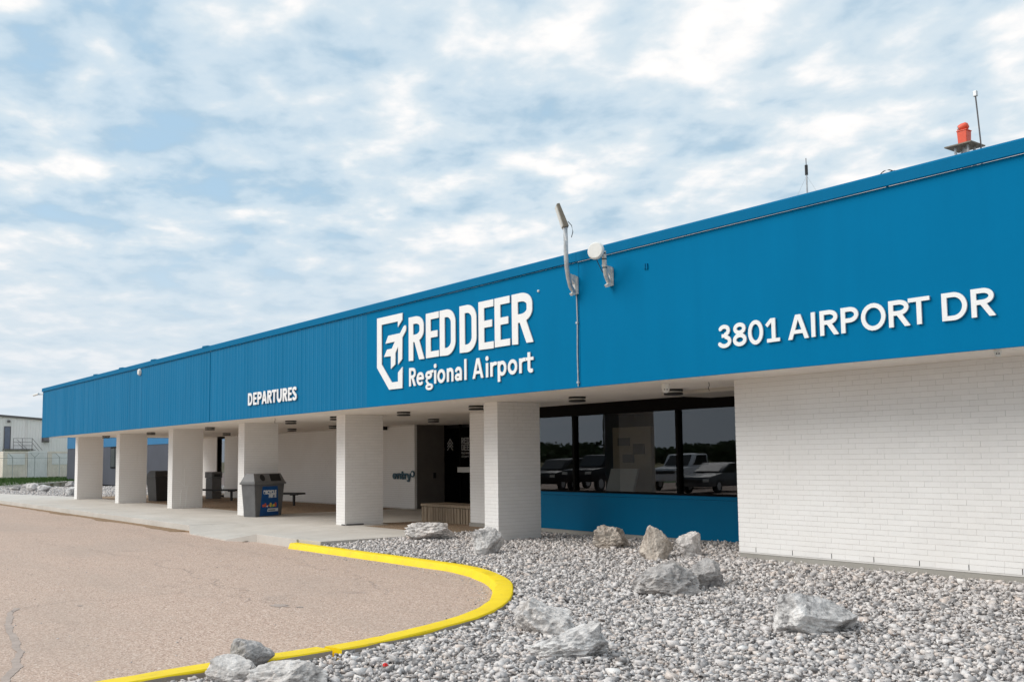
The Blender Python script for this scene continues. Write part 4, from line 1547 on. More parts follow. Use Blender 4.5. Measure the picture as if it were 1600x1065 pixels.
# ------------------------------------------------------------------ floodlight arm, dish and conduit on the fascia
fl = thing('floodlight', 'tilted flood lamp on a bent galvanised arm bolted to the blue fascia', 'floodlight', (3.56, 0, 4.20))
MB().box(-.045, .045, -.03, -.002, -.13, .13).prism([(-.002, .15), (-.17, .18), (-.14, .10), (-.06, .02), (-.05, -.08), (-.13, -.13), (-.10, -.16), (-.002, -.13)], -.028, .028, 'x').build('bracket', M['rust'], fl)
pts = [(.0, -.06, -.10), (.03, -.15, -.03), (.06, -.22, .10), (.085, -.27, .25), (.10, -.295, .42), (.105, -.30, .65), (.10, -.30, .86)]
MB().tube(pts, .036, 10).build('arm', M['galv'], fl, smooth=True)
hd = MB()
A, B = Vector((.10, -.30, .85)), Vector((-.02, -.36, 1.22))
ax = (B - A).normalized()
sd = Vector((.80, -.42, 0)).normalized()
sd = (sd - ax * sd.dot(ax)).normalized()
up_ = ax.cross(sd)
q = lambda p, s, u: p + sd * s + up_ * u
hd.hexa([q(A, -.07, -.03), q(A, .07, -.03), q(A, .07, .05), q(A, -.07, .05)], [q(B, -.05, -.02), q(B, .09, -.02), q(B, .09, .03), q(B, -.05, .03)])
hd.build('lamp_head', M['lamp_head'], fl, bevel=.012)
ln = MB()
ln.hexa([q(A + ax * .03, -.055, -.045), q(A + ax * .03, .055, -.045), q(A + ax * .03, .055, -.028), q(A + ax * .03, -.055, -.028)], [q(B - ax * .02, -.04, -.034), q(B - ax * .02, .075, -.034), q(B - ax * .02, .075, -.02), q(B - ax * .02, -.04, -.02)])
ln.build('lens', M['lens'], fl)
MB().tube([(.14, -.28, .95), (.20, -.26, .88), (.215, -.25, .78), (.18, -.25, .70)], .006, 5).build('cable', M['frame'], fl)
cn = thing('conduit', 'thin grey conduit running down the blue fascia below the floodlight', 'conduit', (3.575, 0, 2.64))
MB().tube([(0, -.016, 0), (-.008, -.016, .5), (.006, -.016, 1.0), (-.004, -.016, 1.42)], .011, 6).build('pipe', M['galv'], cn)
for zz in (.05, .97):
    MB().box(-.02, .02, -.032, -.002, zz, zz + .03).build('clip', M['galv'], cn)
dsh = thing('dish_antenna', 'white round dish antenna on a short bent mast at the fascia top', 'antenna', (4.34, 0, 4.22))
MB().box(-.045, .045, -.03, -.002, -.13, .13).prism([(-.002, .15), (-.17, .17), (-.14, .10), (-.06, .02), (-.05, -.08), (-.13, -.13), (-.10, -.16), (-.002, -.13)], -.028, .028, 'x').build('bracket', M['rust'], dsh)
MB().tube([(.0, -.06, -.08), (.06, -.17, .0), (.11, -.24, .10), (.135, -.27, .22), (.14, -.28, .34)], .034, 10).build('mast', M['rust'], dsh, smooth=True)
dd_ = MB()
dd_.lathe([(.02, -.05), (.11, -.05), (.128, -.03), (.128, .0), (.11, .03), (.03, .05)], n=24, axis='y')
do = dd_.build('dish', M['white_plastic'], dsh, loc=(.10, -.39, .33), smooth=True)
do.rotation_euler = (R(-4), 0, R(22))
for zz in (.10, .22, .30):
    MB().lathe([(.037, -.008), (.037, .008)], (.11 + .25 * (zz - .10) - .5 * (zz - .10) ** 2, -.24 - .25 * (zz - .10), zz), 10).build('clamp', M['black'], dsh)
MB().tube([(.06, -.37, .24), (.06, -.25, .06), (.03, -.10, -.04)], .006, 5).build('cable', M['black'], dsh)
# small fixings on the fascia
t = thing('fixing', 'tiny dark vent fitting on the smooth blue fascia', 'fixing', (5.06, 0, 4.27))
MB().box(-.04, -.01, -.02, -.002, -.04, .04).box(.005, .03, -.02, -.002, -.045, .035).build('plate', M['coping'], t)
t = thing('fixing', 'tiny white sensor on the blue fascia right of the logo lettering', 'fixing', (2.64, 0, 4.25))
MB().lathe([(.022, 0), (.020, -.02), (.006, -.03)], n=10, axis='y').build('cap', M['white_plastic'], t)

# ------------------------------------------------------------------ roof: beacon, antennas
bc = thing('beacon', 'orange red rotating airport beacon on a steel platform above the roof', 'beacon', (8.72, 2.0, 4.52))
MB().box(-.175, .175, -.175, .175, .90, .915).build('platform', M['lamp_head'], bc)
for a, b in ((-.08, -.08), (.08, -.08), (.08, .08), (-.08, .08)):
    MB().tube([(a, b, -.1), (a, b, .90)], .016, 6).build('leg', M['galv'], bc)
br = MB()
for a, b in (((-.08, -.08), (.08, -.08)), ((.08, -.08), (.08, .08)), ((.08, .08), (-.08, .08))):
    br.tube([(a[0], a[1], .55), (b[0], b[1], .84)], .007, 5)
    br.tube([(a[0], a[1], .84), (b[0], b[1], .55)], .007, 5)
br.tube([(0, 0, .4), (0, 0, .9)], .03, 8)
br.build('bracing', M['galv'], bc)
bx_ = MB()
bx_.hexa([(-.055, -.055, .916), (.055, -.055, .916), (.055, .055, .916), (-.055, .055, .916)], [(-.062, -.062, 1.10), (.062, -.062, 1.10), (.062, .062, 1.10), (-.062, .062, 1.10)])
bx_.box(-.068, .068, -.068, .068, 1.101, 1.115)
bo = bx_.build('lamp_box', M['orange'], bc, bevel=.006)
bh = MB()
bh.lathe([(.022, -.07), (.05, -.065), (.056, -.02), (.048, .03), (.025, .05)], (0, 0, 0), 18, axis='x')
ho = bh.build('lamp_drum', M['orange'], bc, loc=(.01, 0, 1.165), smooth=True)
ho.rotation_euler = (0, R(-20), R(20))
gl_ = MB().lathe([(.040, -.078), (.046, -.07), (.04, -.06)], (0, 0, 0), 18, axis='x').build('lamp_lens', M['chrome'], bc, loc=(.01, 0, 1.165), smooth=True)
gl_.rotation_euler = (0, R(-20), R(20))
MB().lathe([(.02, 0), (.034, .008), (.034, .03), (.02, .04)], (-.05, .0, 1.118), 12).build('lamp_cap', M['orange'], bc)
MB().box(-.083, -.079, -.03, .03, 1.0, 1.05).build('name_plate', M['rust'], bo) if False else None
rd = thing('rod_antenna', 'thin rod with a small sensor head beside the orange beacon', 'antenna', (8.90, 2.05, 4.52))
MB().tube([(.0, 0, .4), (.0, 0, .93), (-.02, 0, 1.3), (-.035, 0, 1.55)], .009, 6).build('rod', M['rail'], rd)
MB().box(-.057, -.012, -.02, .02, 1.53, 1.60).build('sensor_head', M['galv'], rd, bevel=.006)
wa = thing('whip_antenna', 'thin whip antenna with black sleeve standing on the roof edge', 'antenna', (4.95, 4.0, 4.52))
MB().tube([(0, 0, 0), (0, 0, 1.78)], .014, 6).build('mast', M['galv'], wa)
MB().tube([(0, 0, 1.76), (0, 0, 1.93)], .026, 8).build('sleeve', M['black'], wa)
MB().tube([(0, 0, 1.92), (0, 0, 2.05)], .006, 5).build('tip', M['frame'], wa)
for a in (-.28, .28):
    MB().tube([(0, 0, 1.75), (a, a * .3, 1.2)], .0018, 4).build('guy_wire', M['galv'], wa)
lw = thing('cable_loop', 'coiled dark cable loops showing above the fascia coping', 'cable', (6.42, 4.0, 4.52))
for k, (ox, rr_) in enumerate(((0, .16), (.07, .14))):
    MB().tube([(ox + rr_ * math.cos(R(a)), 0.05 * k, 1.33 + rr_ * math.sin(R(a))) for a in range(0, 181, 15)], .008, 5).build('loop', M['frame'], lw)
MB().tube([(0.0, 0, -.05), (0.0, 0, 1.30)], .02, 6).tube([(-.16, 0, 1.33), (.23, .05, 1.33)], .008, 5).build('stand', M['frame'], lw)

# ------------------------------------------------------------------ bins
def bin_(t, wx, wy, h, lidh, mat_b, mat_l, openings=True):
    b = MB()
    tb = .86
    b.hexa([(-wx / 2 * tb, -wy / 2 * tb, 0), (wx / 2 * tb, -wy / 2 * tb, 0), (wx / 2 * tb, wy / 2 * tb, 0), (-wx / 2 * tb, wy / 2 * tb, 0)],
           [(-wx / 2, -wy / 2, h), (wx / 2, -wy / 2, h), (wx / 2, wy / 2, h), (-wx / 2, wy / 2, h)])
    b.build('body', mat_b, t, bevel=.015)
    r_ = MB().box(-wx / 2 - .035, wx / 2 + .035, -wy / 2 - .035, wy / 2 + .035, h - .02, h + .035)
    r_.build('rim', mat_l, t, bevel=.01)
    ld = MB()
    k = .62
    ld.hexa([(-wx / 2 - .02, -wy / 2 - .02, h + .036), (wx / 2 + .02, -wy / 2 - .02, h + .036), (wx / 2 + .02, wy / 2 + .02, h + .036), (-wx / 2 - .02, wy / 2 + .02, h + .036)],
            [(-wx / 2 * .9, -wy / 2 * k, h + lidh), (wx / 2 * .9, -wy / 2 * k, h + lidh), (wx / 2 * .9, wy / 2 * k, h + lidh), (-wx / 2 * .9, wy / 2 * k, h + lidh)])
    lo_ = ld.build('lid', mat_l, t, bevel=.015)
    return lo_


def flat_text(body, size, mat, parent, name, loc, rot, sx=1.0, off=0.012):
    cu_ = bpy.data.curves.new(name, 'FONT')
    cu_.body = body
    cu_.size = size
    cu_.offset = off
    cu_.align_x = 'RIGHT'
    cu_.extrude = 0.001
    tmp = bpy.data.objects.new('tmp', cu_)
    me = bpy.data.meshes.new_from_object(tmp)
    bpy.data.objects.remove(tmp)
    bpy.data.curves.remove(cu_)
    me.transform(Matrix.Diagonal((sx, 1, 1, 1)))
    me.materials.clear()
    me.materials.append(mat)
    o = link(name, me, parent, loc)
    o.rotation_euler = rot
    return o


# recycling bin with poster
H_, LH, WXB, WYB = .92, .28, 1.24, .50
rbn = thing('recycling_bin', 'grey recycling bin with a blue RECYCLE HERE poster beside a white column', 'bin', (-11.80, 1.69, 0), R(114))
lid = bin_(rbn, WXB, WYB, H_, LH, M['bin_grey'], M['bin_light'])
# sloping lid face: plane through y0,z0 and y1,z1
ly0, lz0, ly1, lz1 = -WYB / 2 - .02, H_ + .036, -WYB / 2 * .62, H_ + LH
sl_ = math.atan2(lz1 - lz0, ly1 - ly0)


def on_lid(u, v, d):
    """u along x, v up the slope 0..1, d out of the face"""
    y_ = ly0 + (ly1 - ly0) * v
    z_ = lz0 + (lz1 - lz0) * v
    return Vector((u, y_ - math.sin(sl_) * d, z_ + math.cos(sl_) * d))


rotl = (sl_ - R(0), 0, 0)
o_ = MB().lathe([(.115, -.004), (.125, .008), (.105, .012)], n=26).build('opening_ring', M['bin_light'], lid, smooth=True)
o_.location = on_lid(-.28, .50, 0); o_.rotation_euler = (sl_, 0, 0)
o_ = MB().lathe([(.10, 0), (.10, .014)], n=26).build('opening', M['black'], lid)
o_.location = on_lid(-.28, .50, 0); o_.rotation_euler = (sl_, 0, 0)
o_ = MB().box(-.21, .21, -.105, .105, 0, .012).build('opening', M['black'], lid, bevel=.004)
o_.location = on_lid(.26, .52, 0); o_.rotation_euler = (sl_, 0, 0)
tl_ = math.atan2(WYB / 2 * .14, H_)        # body front leans out towards the top
yb = lambda z_: -WYB / 2 * (.86 + .14 * z_ / H_) - .004
ps = MB()
ps.add([(-.37, yb(.02), .02), (.41, yb(.02), .02), (.33, yb(.84), .84), (-.30, yb(.84), .84)], [(0, 1, 2, 3)])
pst = ps.build('poster', M['poster'], rbn, fixn=False)
rt = (R(90) + tl_ * 1, 0, 0)
flat_text('RECYCLE', .135, M['print_white'], pst, 'print', (.27, yb(.63) - .006, .63), rt, .95)
flat_text('HERE', .135, M['print_white'], pst, 'print', (.27, yb(.53) - .006, .53), rt, .95)
for k, (mm, u, s) in enumerate((('print_red', -.24, .05), ('print_red', -.16, .045), ('print_white', -.08, .03), ('print_red', -.02, .035), ('print_yellow', .06, .05), ('print_green', .12, .04), ('print_yellow', .19, .05), ('print_red', .26, .05))):
    o_ = MB().lathe([(s, 0), (s, .002)], n=9).build('print', M[mm], pst)
    o_.location = (u, yb(.30) - .002, .30 + .02 * math.sin(k * 2.1))
    o_.rotation_euler = (R(90) + tl_, 0, 0)
    o_.scale = (1, .8 + .5 * (k % 3 == 1), 1)
MB().add([(-.08, yb(.13) - .003, .13), (.38, yb(.13) - .003, .13), (.375, yb(.22) - .003, .22), (-.05, yb(.22) - .003, .22)], [(0, 1, 2, 3)]).build('print', M['print_white'], pst, fixn=False)
for k in range(7):
    MB().add([(-.03 + .042 * k, yb(.155) - .005, .155), (.0 + .042 * k, yb(.155) - .005, .155), (.004 + .042 * k, yb(.2) - .005, .195 - .01 * (k % 2)), (-.02 + .042 * k, yb(.2) - .005, .195)], [(0, 1, 2, 3)]).build('print', M['bin_dark'], pst, fixn=False)

b2 = thing('litter_bin', 'large dark grey bin half hidden behind the third white column', 'bin', (-25.45, 3.55, 0), R(100))
bin_(b2, 1.25, .75, .95, .25, M['bin_dark'], M['bin_dark'])
b3 = thing('litter_bin', 'slim tall grey bin beside the slot window in the back wall', 'bin', (-25.9, 5.75, 0), R(100))
bl = MB().box(-.22, .22, -.26, .26, 0, .86)
bl.build('body', M['bin_grey'], b3, bevel=.02)
MB().box(-.25, .25, -.29, .29, .865, 1.12).build('lid', M['bin_grey'], b3, bevel=.03)
MB().box(-.15, .15, -.305, -.285, .92, 1.03).build('opening', M['black'], b3)


def bench(loc, rz, label, L=2.4):
    t = thing('bench', label, 'bench', loc, rz, 'black metal benches in the breezeway')
    st = MB()
    for k in range(5):
        st.box(-L / 2, L / 2, -.20 + k * .083, -.13 + k * .083, .41, .45)
    st.box(-L / 2, L / 2, -.21, .21, .385, .408)
    st.build('seat', M['black'], t, bevel=.004)
    for x_ in (-L / 2 + .35, L / 2 - .35):
        MB().prism([(-.035, .384), (.035, .384), (.035, .18), (.028, .03), (.028, 0), (-.028, 0), (-.028, .03), (-.035, .18)], x_ - .035, x_ + .035, 'x').box(x_ - .05, x_ + .05, -.16, .16, .355, .384).build('leg', M['black'], t)
    return t


bench((-24.1, 5.05, 0), R(25), 'black bench in front of the slim bin, left of the fourth column', 2.6)
bench((-17.9, 4.95, 0), R(20), 'black bench behind the recycling bin', 2.3)

# ribbed planter at the entry
pl = thing('planter', 'low brown ribbed concrete planter box at the entry', 'planter', (-5.2, 4.1, 0))
MB().box(-1.42, 1.42, -.36, .36, -.02, .37).build('box', M['planter'], pl)
x_ = -1.43
while x_ < 1.40:
    w_ = random.choice((.05, .07, .09, .11, .13))
    MB().box(x_, min(1.43, x_ + w_), -.40 - random.uniform(0, .015), -.362, -.02, .36 + random.uniform(-.004, .004)).build('rib', M['planter'], pl, fixn=False)
    x_ += w_ + random.choice((.012, .018, .03))
MB().box(-1.45, 1.45, -.42, .38, .372, .44).build('rim', M['planter'], pl, bevel=.01)
MB().box(-1.3, 1.3, -.28, .26, .40, .43).build('soil', M['sand'], pl) if False else None

# ------------------------------------------------------------------ boulders
def rock(loc, w, h, dep, mat, label, seed, rz=0.0, tilt=(0, 0), peak=0.0, sub=5, cat='rock', group=None, planes=22, rough=0.06, slope=0.0):
    rr = random.Random(seed)
    bm = bmesh.new()
    bmesh.ops.create_icosphere(bm, subdivisions=sub, radius=1.0)
    cuts = []
    for _ in range(planes):
        n_ = Vector((rr.gauss(0, 1), rr.gauss(0, 1), rr.gauss(0, .8))).normalized()
        cuts.append((n_, rr.uniform(.46, .78)))
    off = Vector((seed * 3.7, seed * 1.3, seed * 2.1))
    for v in bm.verts:
        d = v.co.normalized()
        r_ = 1.0
        for n_, c_ in cuts:
            k = d.dot(n_)
            if k > 1e-3:
                r_ = min(r_, c_ / k)
        r_ *= 1 + .10 * mnoise.noise(d * 1.7 + off)
        rdg = abs(mnoise.noise(d * 3.3 + off * 1.3))
        r_ *= 1 + rough * (mnoise.noise(d * 4.5 + off) - .9 * rdg) + rough * .6 * mnoise.noise(d * 9 + off) - rough * .5 * abs(mnoise.noise(d * 14 + off * .7)) + rough * .4 * mnoise.noise(d * 26 + off) + rough * .22 * mnoise.noise(d * 55 + off)
        v.co = d * r_
    if peak:
        for v in bm.verts:
            t_ = max(0.0, v.co.z + .5)
            v.co.x *= 1 - peak * min(1.2, t_) * .6
            v.co.y *= 1 - peak * min(1.2, t_) * .6
    bmesh.ops.rotate(bm, cent=(0, 0, 0), matrix=Matrix.Rotation(tilt[0], 3, 'X') @ Matrix.Rotation(tilt[1], 3, 'Y'), verts=bm.verts)
    # extents seen from the camera: width along the view's right vector
    rv = Vector((cr.x, cr.y, 0)).normalized()
    fv = Vector((cf.x, cf.y, 0)).normalized()
    bmesh.ops.rotate(bm, cent=(0, 0, 0), matrix=Matrix.Rotation(rz, 3, 'Z'), verts=bm.verts)
    for v in bm.verts:
        v.co.z = -.8 + (v.co.z + .8) * (1 + slope * max(-1, min(1, v.co.dot(rv) / .8)))
    a = [v.co.dot(rv) for v in bm.verts]
    b = [v.co.dot(fv) for v in bm.verts]
    c_ = [v.co.z for v in bm.verts]
    sx, sy, sz = w / (max(a) - min(a)), dep / (max(b) - min(b)), h * 1.16 / (max(c_) - min(c_))
    ma, mb2, z0 = (max(a) + min(a)) / 2, (max(b) + min(b)) / 2, min(c_)
    for v in bm.verts:
        p = rv * (v.co.dot(rv) - ma) * sx + fv * (v.co.dot(fv) - mb2) * sy
        v.co = Vector((p.x, p.y, (v.co.z - z0) * sz - h * .16))
    me = bpy.data.meshes.new('rock')
    bm.to_mesh(me)
    bm.free()
    me.materials.append(mat)
    fo = fv * dep * .42
    o = link('boulder', me, None, (loc[0] + fo.x, loc[1] + fo.y, loc[2]))
    return tag(o, label, cat, group)


G1 = 'boulders set on the gravel bed'
rock((-1.49, .55, -.03), 1.00, .36, .62, M['rock_a'], 'long pale boulder on the gravel in front of the brown planter', 3, 0.4, rough=.10, group=G1)
rock((1.60, -.30, -.04), .54, .46, .45, M['rock_d'], 'squarish speckled boulder in front of the nearest white column', 5, 1.1, group=G1)
rock((2.92, 1.25, .03), .64, .42, .5, M['rock_c'], 'tan boulder alone below the blue panel under the windows', 8, 2.0, rough=.09, group=G1)
rock((4.75, .44, .05), .50, .52, .42, M['rock_c'], 'tall pointed tan boulder leaning against a smaller one', 11, .3, (0.2, -.1), .55, group=G1)
rock((5.02, .80, .07), .38, .40, .34, M['rock_a'], 'smaller upright pale boulder right of the pointed one', 14, 1.7, (.1, .25), .2, group=G1)
rock((6.86, -1.60, -.06), .78, .38, .5, M['rock_b'], 'wide grey boulder in the middle of the gravel, front of a pair', 19, .9, (.2, .1), rough=.09, group=G1)
rock((6.90, -1.00, -.04), .46, .38, .4, M['rock_b'], 'dark grey boulder tucked behind the wide grey one', 23, 2.2, (.3, .2), group=G1)
rock((5.60, -.20, .02), .26, .15, .2, M['rock_b'], 'small dark stone peeping over the wide grey boulder', 27, 1.2, sub=4, group=G1)
rock((7.66, -4.14, -.18), .60, .39, .48, M['rock_a'], 'flat-topped pale boulder right of the yellow kerb bend, rear of a pair', 31, .2, (.1, .1), rough=.11, group=G1, slope=-.1)
rock((8.65, -4.70, -.16), .68, .36, .5, M['rock_d'], 'pale and dark streaked boulder in front of the flat-topped one', 37, 1.4, (.1, -.1), .1, rough=.10, group=G1, slope=.15)
rock((9.36, -2.24, -.15), .78, .43, .55, M['rock_d'], 'white veined wedge-shaped boulder alone on the right of the gravel', 41, .5, (.0, .0), .0, group=G1, slope=-.22, planes=16)
rock((7.36, -6.97, -.13), .40, .25, .32, M['rock_b'], 'dark grey boulder behind two pale ones at the bottom edge', 43, 1.0, (.2, .2), group=G1, slope=.15)
rock((7.74, -7.28, -.14), .40, .22, .32, M['rock_a'], 'pale rounded boulder by the yellow kerb at the bottom edge', 47, 2.3, (0, .1), group=G1)
rock((8.12, -7.0, -.15), .60, .22, .36, M['rock_a'], 'long low pale boulder rightmost at the bottom edge', 53, .1, (0, .1), rough=.09, group=G1)
G2 = 'far boulders on the left gravel bed'
for k, (x_, y_, w_, h_, mm, lb) in enumerate(((-48.5, 2.6, .62, .32, 'rock_b', 'far dark boulder leftmost on the left gravel bed'), (-54.2, 4.35, .45, .28, 'rock_b', 'small far boulder near the lawn edge on the left gravel bed'),
                                              (-45.6, 2.85, .70, .48, 'rock_a', 'far pale boulder second from the left on the left gravel bed'), (-44.3, 3.2, .82, .42, 'rock_d', 'far wide speckled boulder right of the pale one on the left gravel'),
                                              (-54.2, 7.0, .66, .40, 'rock_b', 'far grey boulder just left of the first column, the rear one'), (-35.3, 2.36, .62, .46, 'rock_d', 'boulder at the foot of the first column on the left gravel bed'))):
    rock((x_, y_, -.03), w_, h_, .5, M[mm], lb, 61 + k * 3, k * .9, sub=4, group=G2)

# ------------------------------------------------------------------ small marks on the road
hp = MB()
for (cx_, cy_, r0_, sd_) in ((3.80, -5.02, .075, 2.2), (4.05, -4.90, .035, 5.1), (2.2, -6.9, .03, 7.7)):
    ring_ = []
    for k in range(18):
        a = 2 * math.pi * k / 18
        r_ = r0_ * (1 + .9 * mnoise.noise((math.cos(a) * 1.6, math.sin(a) * 1.6, sd_)))
        ring_.append((cx_ + r_ * 1.7 * math.cos(a), cy_ + r_ * 1.1 * math.sin(a), ROAD_Z + .004))
    hp.add(ring_, [tuple(range(18))])
tag(hp.build('road_patch', M['tar'], fixn=False), kind='structure')


def road_strip(name, pts, wd, mat, seed, wob=.05):
    P = resample(pts, .09)
    b = MB()
    n = len(P)
    for i, p in enumerate(P):
        d = (P[min(n - 1, i + 1)] - P[max(0, i - 1)]).normalized()
        nr = Vector((-d.y, d.x))
        o_ = nr * wob * mnoise.noise((p.x * 2.1, p.y * 2.1, seed)) + nr * wob * .5 * mnoise.noise((p.x * 7, p.y * 7, seed + 3))
        w1 = wd * (.6 + .8 * abs(mnoise.noise((p.x * 4, p.y * 4, seed + 9))))
        w2 = wd * (.6 + .8 * abs(mnoise.noise((p.x * 4, p.y * 4, seed + 19))))
        q1, q2 = p + o_ + nr * w1, p + o_ - nr * w2
        b.v += [(q1.x, q1.y, ROAD_Z + .004), (q2.x, q2.y, ROAD_Z + .004)]
    for i in range(n - 1):
        b.f.append((2 * i, 2 * i + 1, 2 * i + 3, 2 * i + 2))
        b.mi.append(0)
    tag(b.build(name, mat, fixn=False), kind='structure')


road_strip('road_crack', [(1.9, -7.55), (2.9, -7.86), (4.3, -8.06), (5.3, -8.25), (6.3, -8.55), (7.2, -9.1)], .045, M['tar'], 2.0)
road_strip('road_crack', [(-24, -5.2), (-16, -4.5), (-9, -4.9), (-3, -4.4), (.8, -4.75), (3.6, -5.0)], .007, M['tar'], 8.0, .35)
road_strip('road_crack', [(-12, -2.1), (-6.5, -2.6), (-1.5, -2.45), (2.0, -2.9), (3.8, -3.5)], .006, M['tar'], 14.0, .3)
road_strip('road_crack', [(1.0, -4.7), (1.9, -5.9), (1.7, -7.0), (2.2, -7.7)], .006, M['tar'], 21.0, .3)
t = thing('wrapper', 'tiny red scrap of plastic lying on the gravel near the yellow kerb', 'litter', (7.95, -6.05, -.085))
MB().hexa([(-.018, -.012, -.01), (.016, -.015, -.01), (.02, .014, -.01), (-.016, .012, -.01)], [(-.014, -.01, .008), (.014, -.008, .014), (.015, .016, .009), (-.014, .012, .012)]).build('scrap', M['red_bit'], t)
# loose chips on the road beside the kerb
lc = []
for _ in range(1500):
    i = random.randrange(len(KBP) - 1)
    p = KBP[i]
    d = (KBP[i + 1] - p).normalized()
    nrm = Vector((d.y, -d.x))
    s_ = .27 + abs(random.gauss(0, .16))
    q_ = p + nrm * s_ + d * random.uniform(0, .15)
    if q_.x > -2.5:
        lc.append((q_.x, q_.y, ROAD_Z + .004))
for _ in range(260):
    lc.append((random.uniform(-6, 6.5), random.uniform(-9, -2.2), ROAD_Z + .003))
lc = np.array(lc)
tag(stones('loose_chips', lc, rng.uniform(.004, .014, len(lc)), 7), kind='stuff')

# ------------------------------------------------------------------ far left: wing, hangar, containers, fence
wg = thing('wing_building', 'dark slate wing with a blue band behind the white columns', 'building', (-58, 14.3, 0))
MB().box(-26, 27, 0, 14, -.3, 2.84).build('wall', M['slate'], wg)
MB().box(-26.03, 27.03, -.03, 14.03, 2.845, 4.2).build('fascia_band', M['blue_far'], wg)
MB().box(-26.06, 27.06, -.06, 14.06, 4.205, 4.32).build('coping', M['coping'], wg)
for x_ in (-12.2, 2.0, 12.0):
    wf = MB().box(x_, x_ + 2.4, -.05, .02, 1.08, 2.80).build('window', M['frame'], wg)
    MB().box(x_ + .12, x_ + 1.14, -.07, -.052, 1.18, 2.70).box(x_ + 1.26, x_ + 2.28, -.07, -.052, 1.18, 2.70).build('pane', M['car_glass'], wf)

hg = thing('hangar', 'pale beige ribbed metal hangar with a raised side door at far left', 'building', (-112, 12, 0))
hw = MB()
y0_, y1_ = -30, 16
prof = []
yy = y0_
while yy < y1_:
    prof += [(0, yy), (0, yy + .20), (.05, yy + .23), (.05, yy + .27)]
    yy += .30
prof.append((0, y1_))
n = len(prof)
zt_ = lambda y_: 6.95 - .075 * (y_ - 1.7)
hw.v = [(p[0], p[1], -.3) for p in prof] + [(p[0], p[1], zt_(p[1])) for p in prof]
for i in range(n - 1):
    hw.f.append((i, i + 1, n + i + 1, n + i))
    hw.mi.append(0)
hw.build('wall', M['hangar'], hg, fixn=False)
MB().prism([(y0_ - .2, zt_(y0_) + .02), (y1_, zt_(y1_) + .02), (y1_, zt_(y1_) + .24), (y0_ - .2, zt_(y0_) + .24)], -30, .25, 'x').build('roof', M['rail'], hg)
MB().box(-30, -.02, y1_ - .05, y1_, -.3, zt_(y1_)).build('side_wall', M['hangar'], hg)
dr = MB().box(.06, .12, 2.26, 2.82, 3.26, 5.76).build('door', M['slate_door'], hg)
MB().box(.055, .10, 2.18, 2.255, 3.2, 5.85).box(.055, .10, 2.825, 2.90, 3.2, 5.85).box(.055, .10, 2.255, 2.825, 5.765, 5.85).build('door_frame', M['rail'], hg)
MB().box(.06, .40, 2.48, 2.78, 6.28, 6.55).build('wall_lamp', M['rail'], hg, bevel=.04)
MB().tube([(.12, 4.60, 6.6), (.12, 4.60, 3.1)], .05, 6).build('downpipe', M['hangar'], hg)
MB().hexa([(.06, 6.3, 4.0), (.7, 6.5, 4.15), (.7, 7.0, 4.15), (.06, 7.1, 4.0)], [(.06, 6.3, 4.62), (.3, 6.4, 4.62), (.3, 7.0, 4.62), (.06, 7.1, 4.62)]).build('vent_hood', M['rail'], hg)
ld_ = MB().box(.06, 1.5, 2.1, 5.1, 3.10, 3.2).build('landing', M['rail'], hg)
rl = MB()
for y_ in (2.95, 3.9, 4.95):
    rl.tube([(1.45, y_, 3.2), (1.45, y_, 4.42)], .03, 6)
for zz in (3.6, 4.0, 4.42):
    rl.tube([(1.45, 2.9, zz), (1.45, 4.97, zz)], .022, 5)
rl.tube([(1.45, 4.97, 4.42), (1.45, 6.1, 3.0)], .025, 5)
rl.tube([(1.45, 4.97, 3.9), (1.45, 6.0, 2.6)], .025, 5)
rl.tube([(1.45, 3.3, 4.3), (1.45, 4.4, 3.2)], .025, 5)
rl.tube([(1.45, 3.4, 3.9), (1.45, 4.1, 3.2)], .025, 5)
rl.build('railing', M['rail'], ld_)
st_ = MB()
for k in range(9):
    st_.box(.2, 1.45, 5.1 + .27 * k, 5.1 + .27 * k + .26, 3.05 - .33 * k, 3.10 - .33 * k)
st_.build('stairs', M['rail'], ld_)


def container(y, w, mat, label, door=True, hgt=2.86):
    t = thing('shipping_container', label, 'container', (-101, y, -.05))
    MB().box(-6, 0, 0, w, 0, hgt).build('body', mat, t)
    fr = MB()
    for a in (0, w - .14):
        fr.box(.002, .06, a, a + .14, 0, hgt)
    fr.box(.002, .06, .14, w - .14, hgt - .14, hgt).box(.002, .06, .14, w - .14, 0, .16)
    fr.build('frame', mat, t)
    for k in range(2):
        a = .15 + k * (w - .3) / 2
        d_ = MB().box(.002, .035, a + .01, a + (w - .3) / 2 - .01, .17, hgt - .15).build('door', mat, t)
        for f_ in (.3, .7):
            yy_ = a + (w - .3) / 2 * f_
            MB().tube([(.06, yy_, .18), (.06, yy_, hgt - .16)], .022, 6).build('lock_rod', mat, d_)
    if mat is M['cream']:
        MB().box(.062, .085, .42, w - .25, 1.45, 2.62).build('panel', M['white_cont'], t)
    return t


container(12.05, 2.40, M['cream'], 'cream shipping container leftmost behind the fence')
container(14.5, 1.95, M['white_cont'], 'white shipping container between two cream ones')
container(16.5, 2.42, M['cream'], 'cream shipping container rightmost behind the fence')
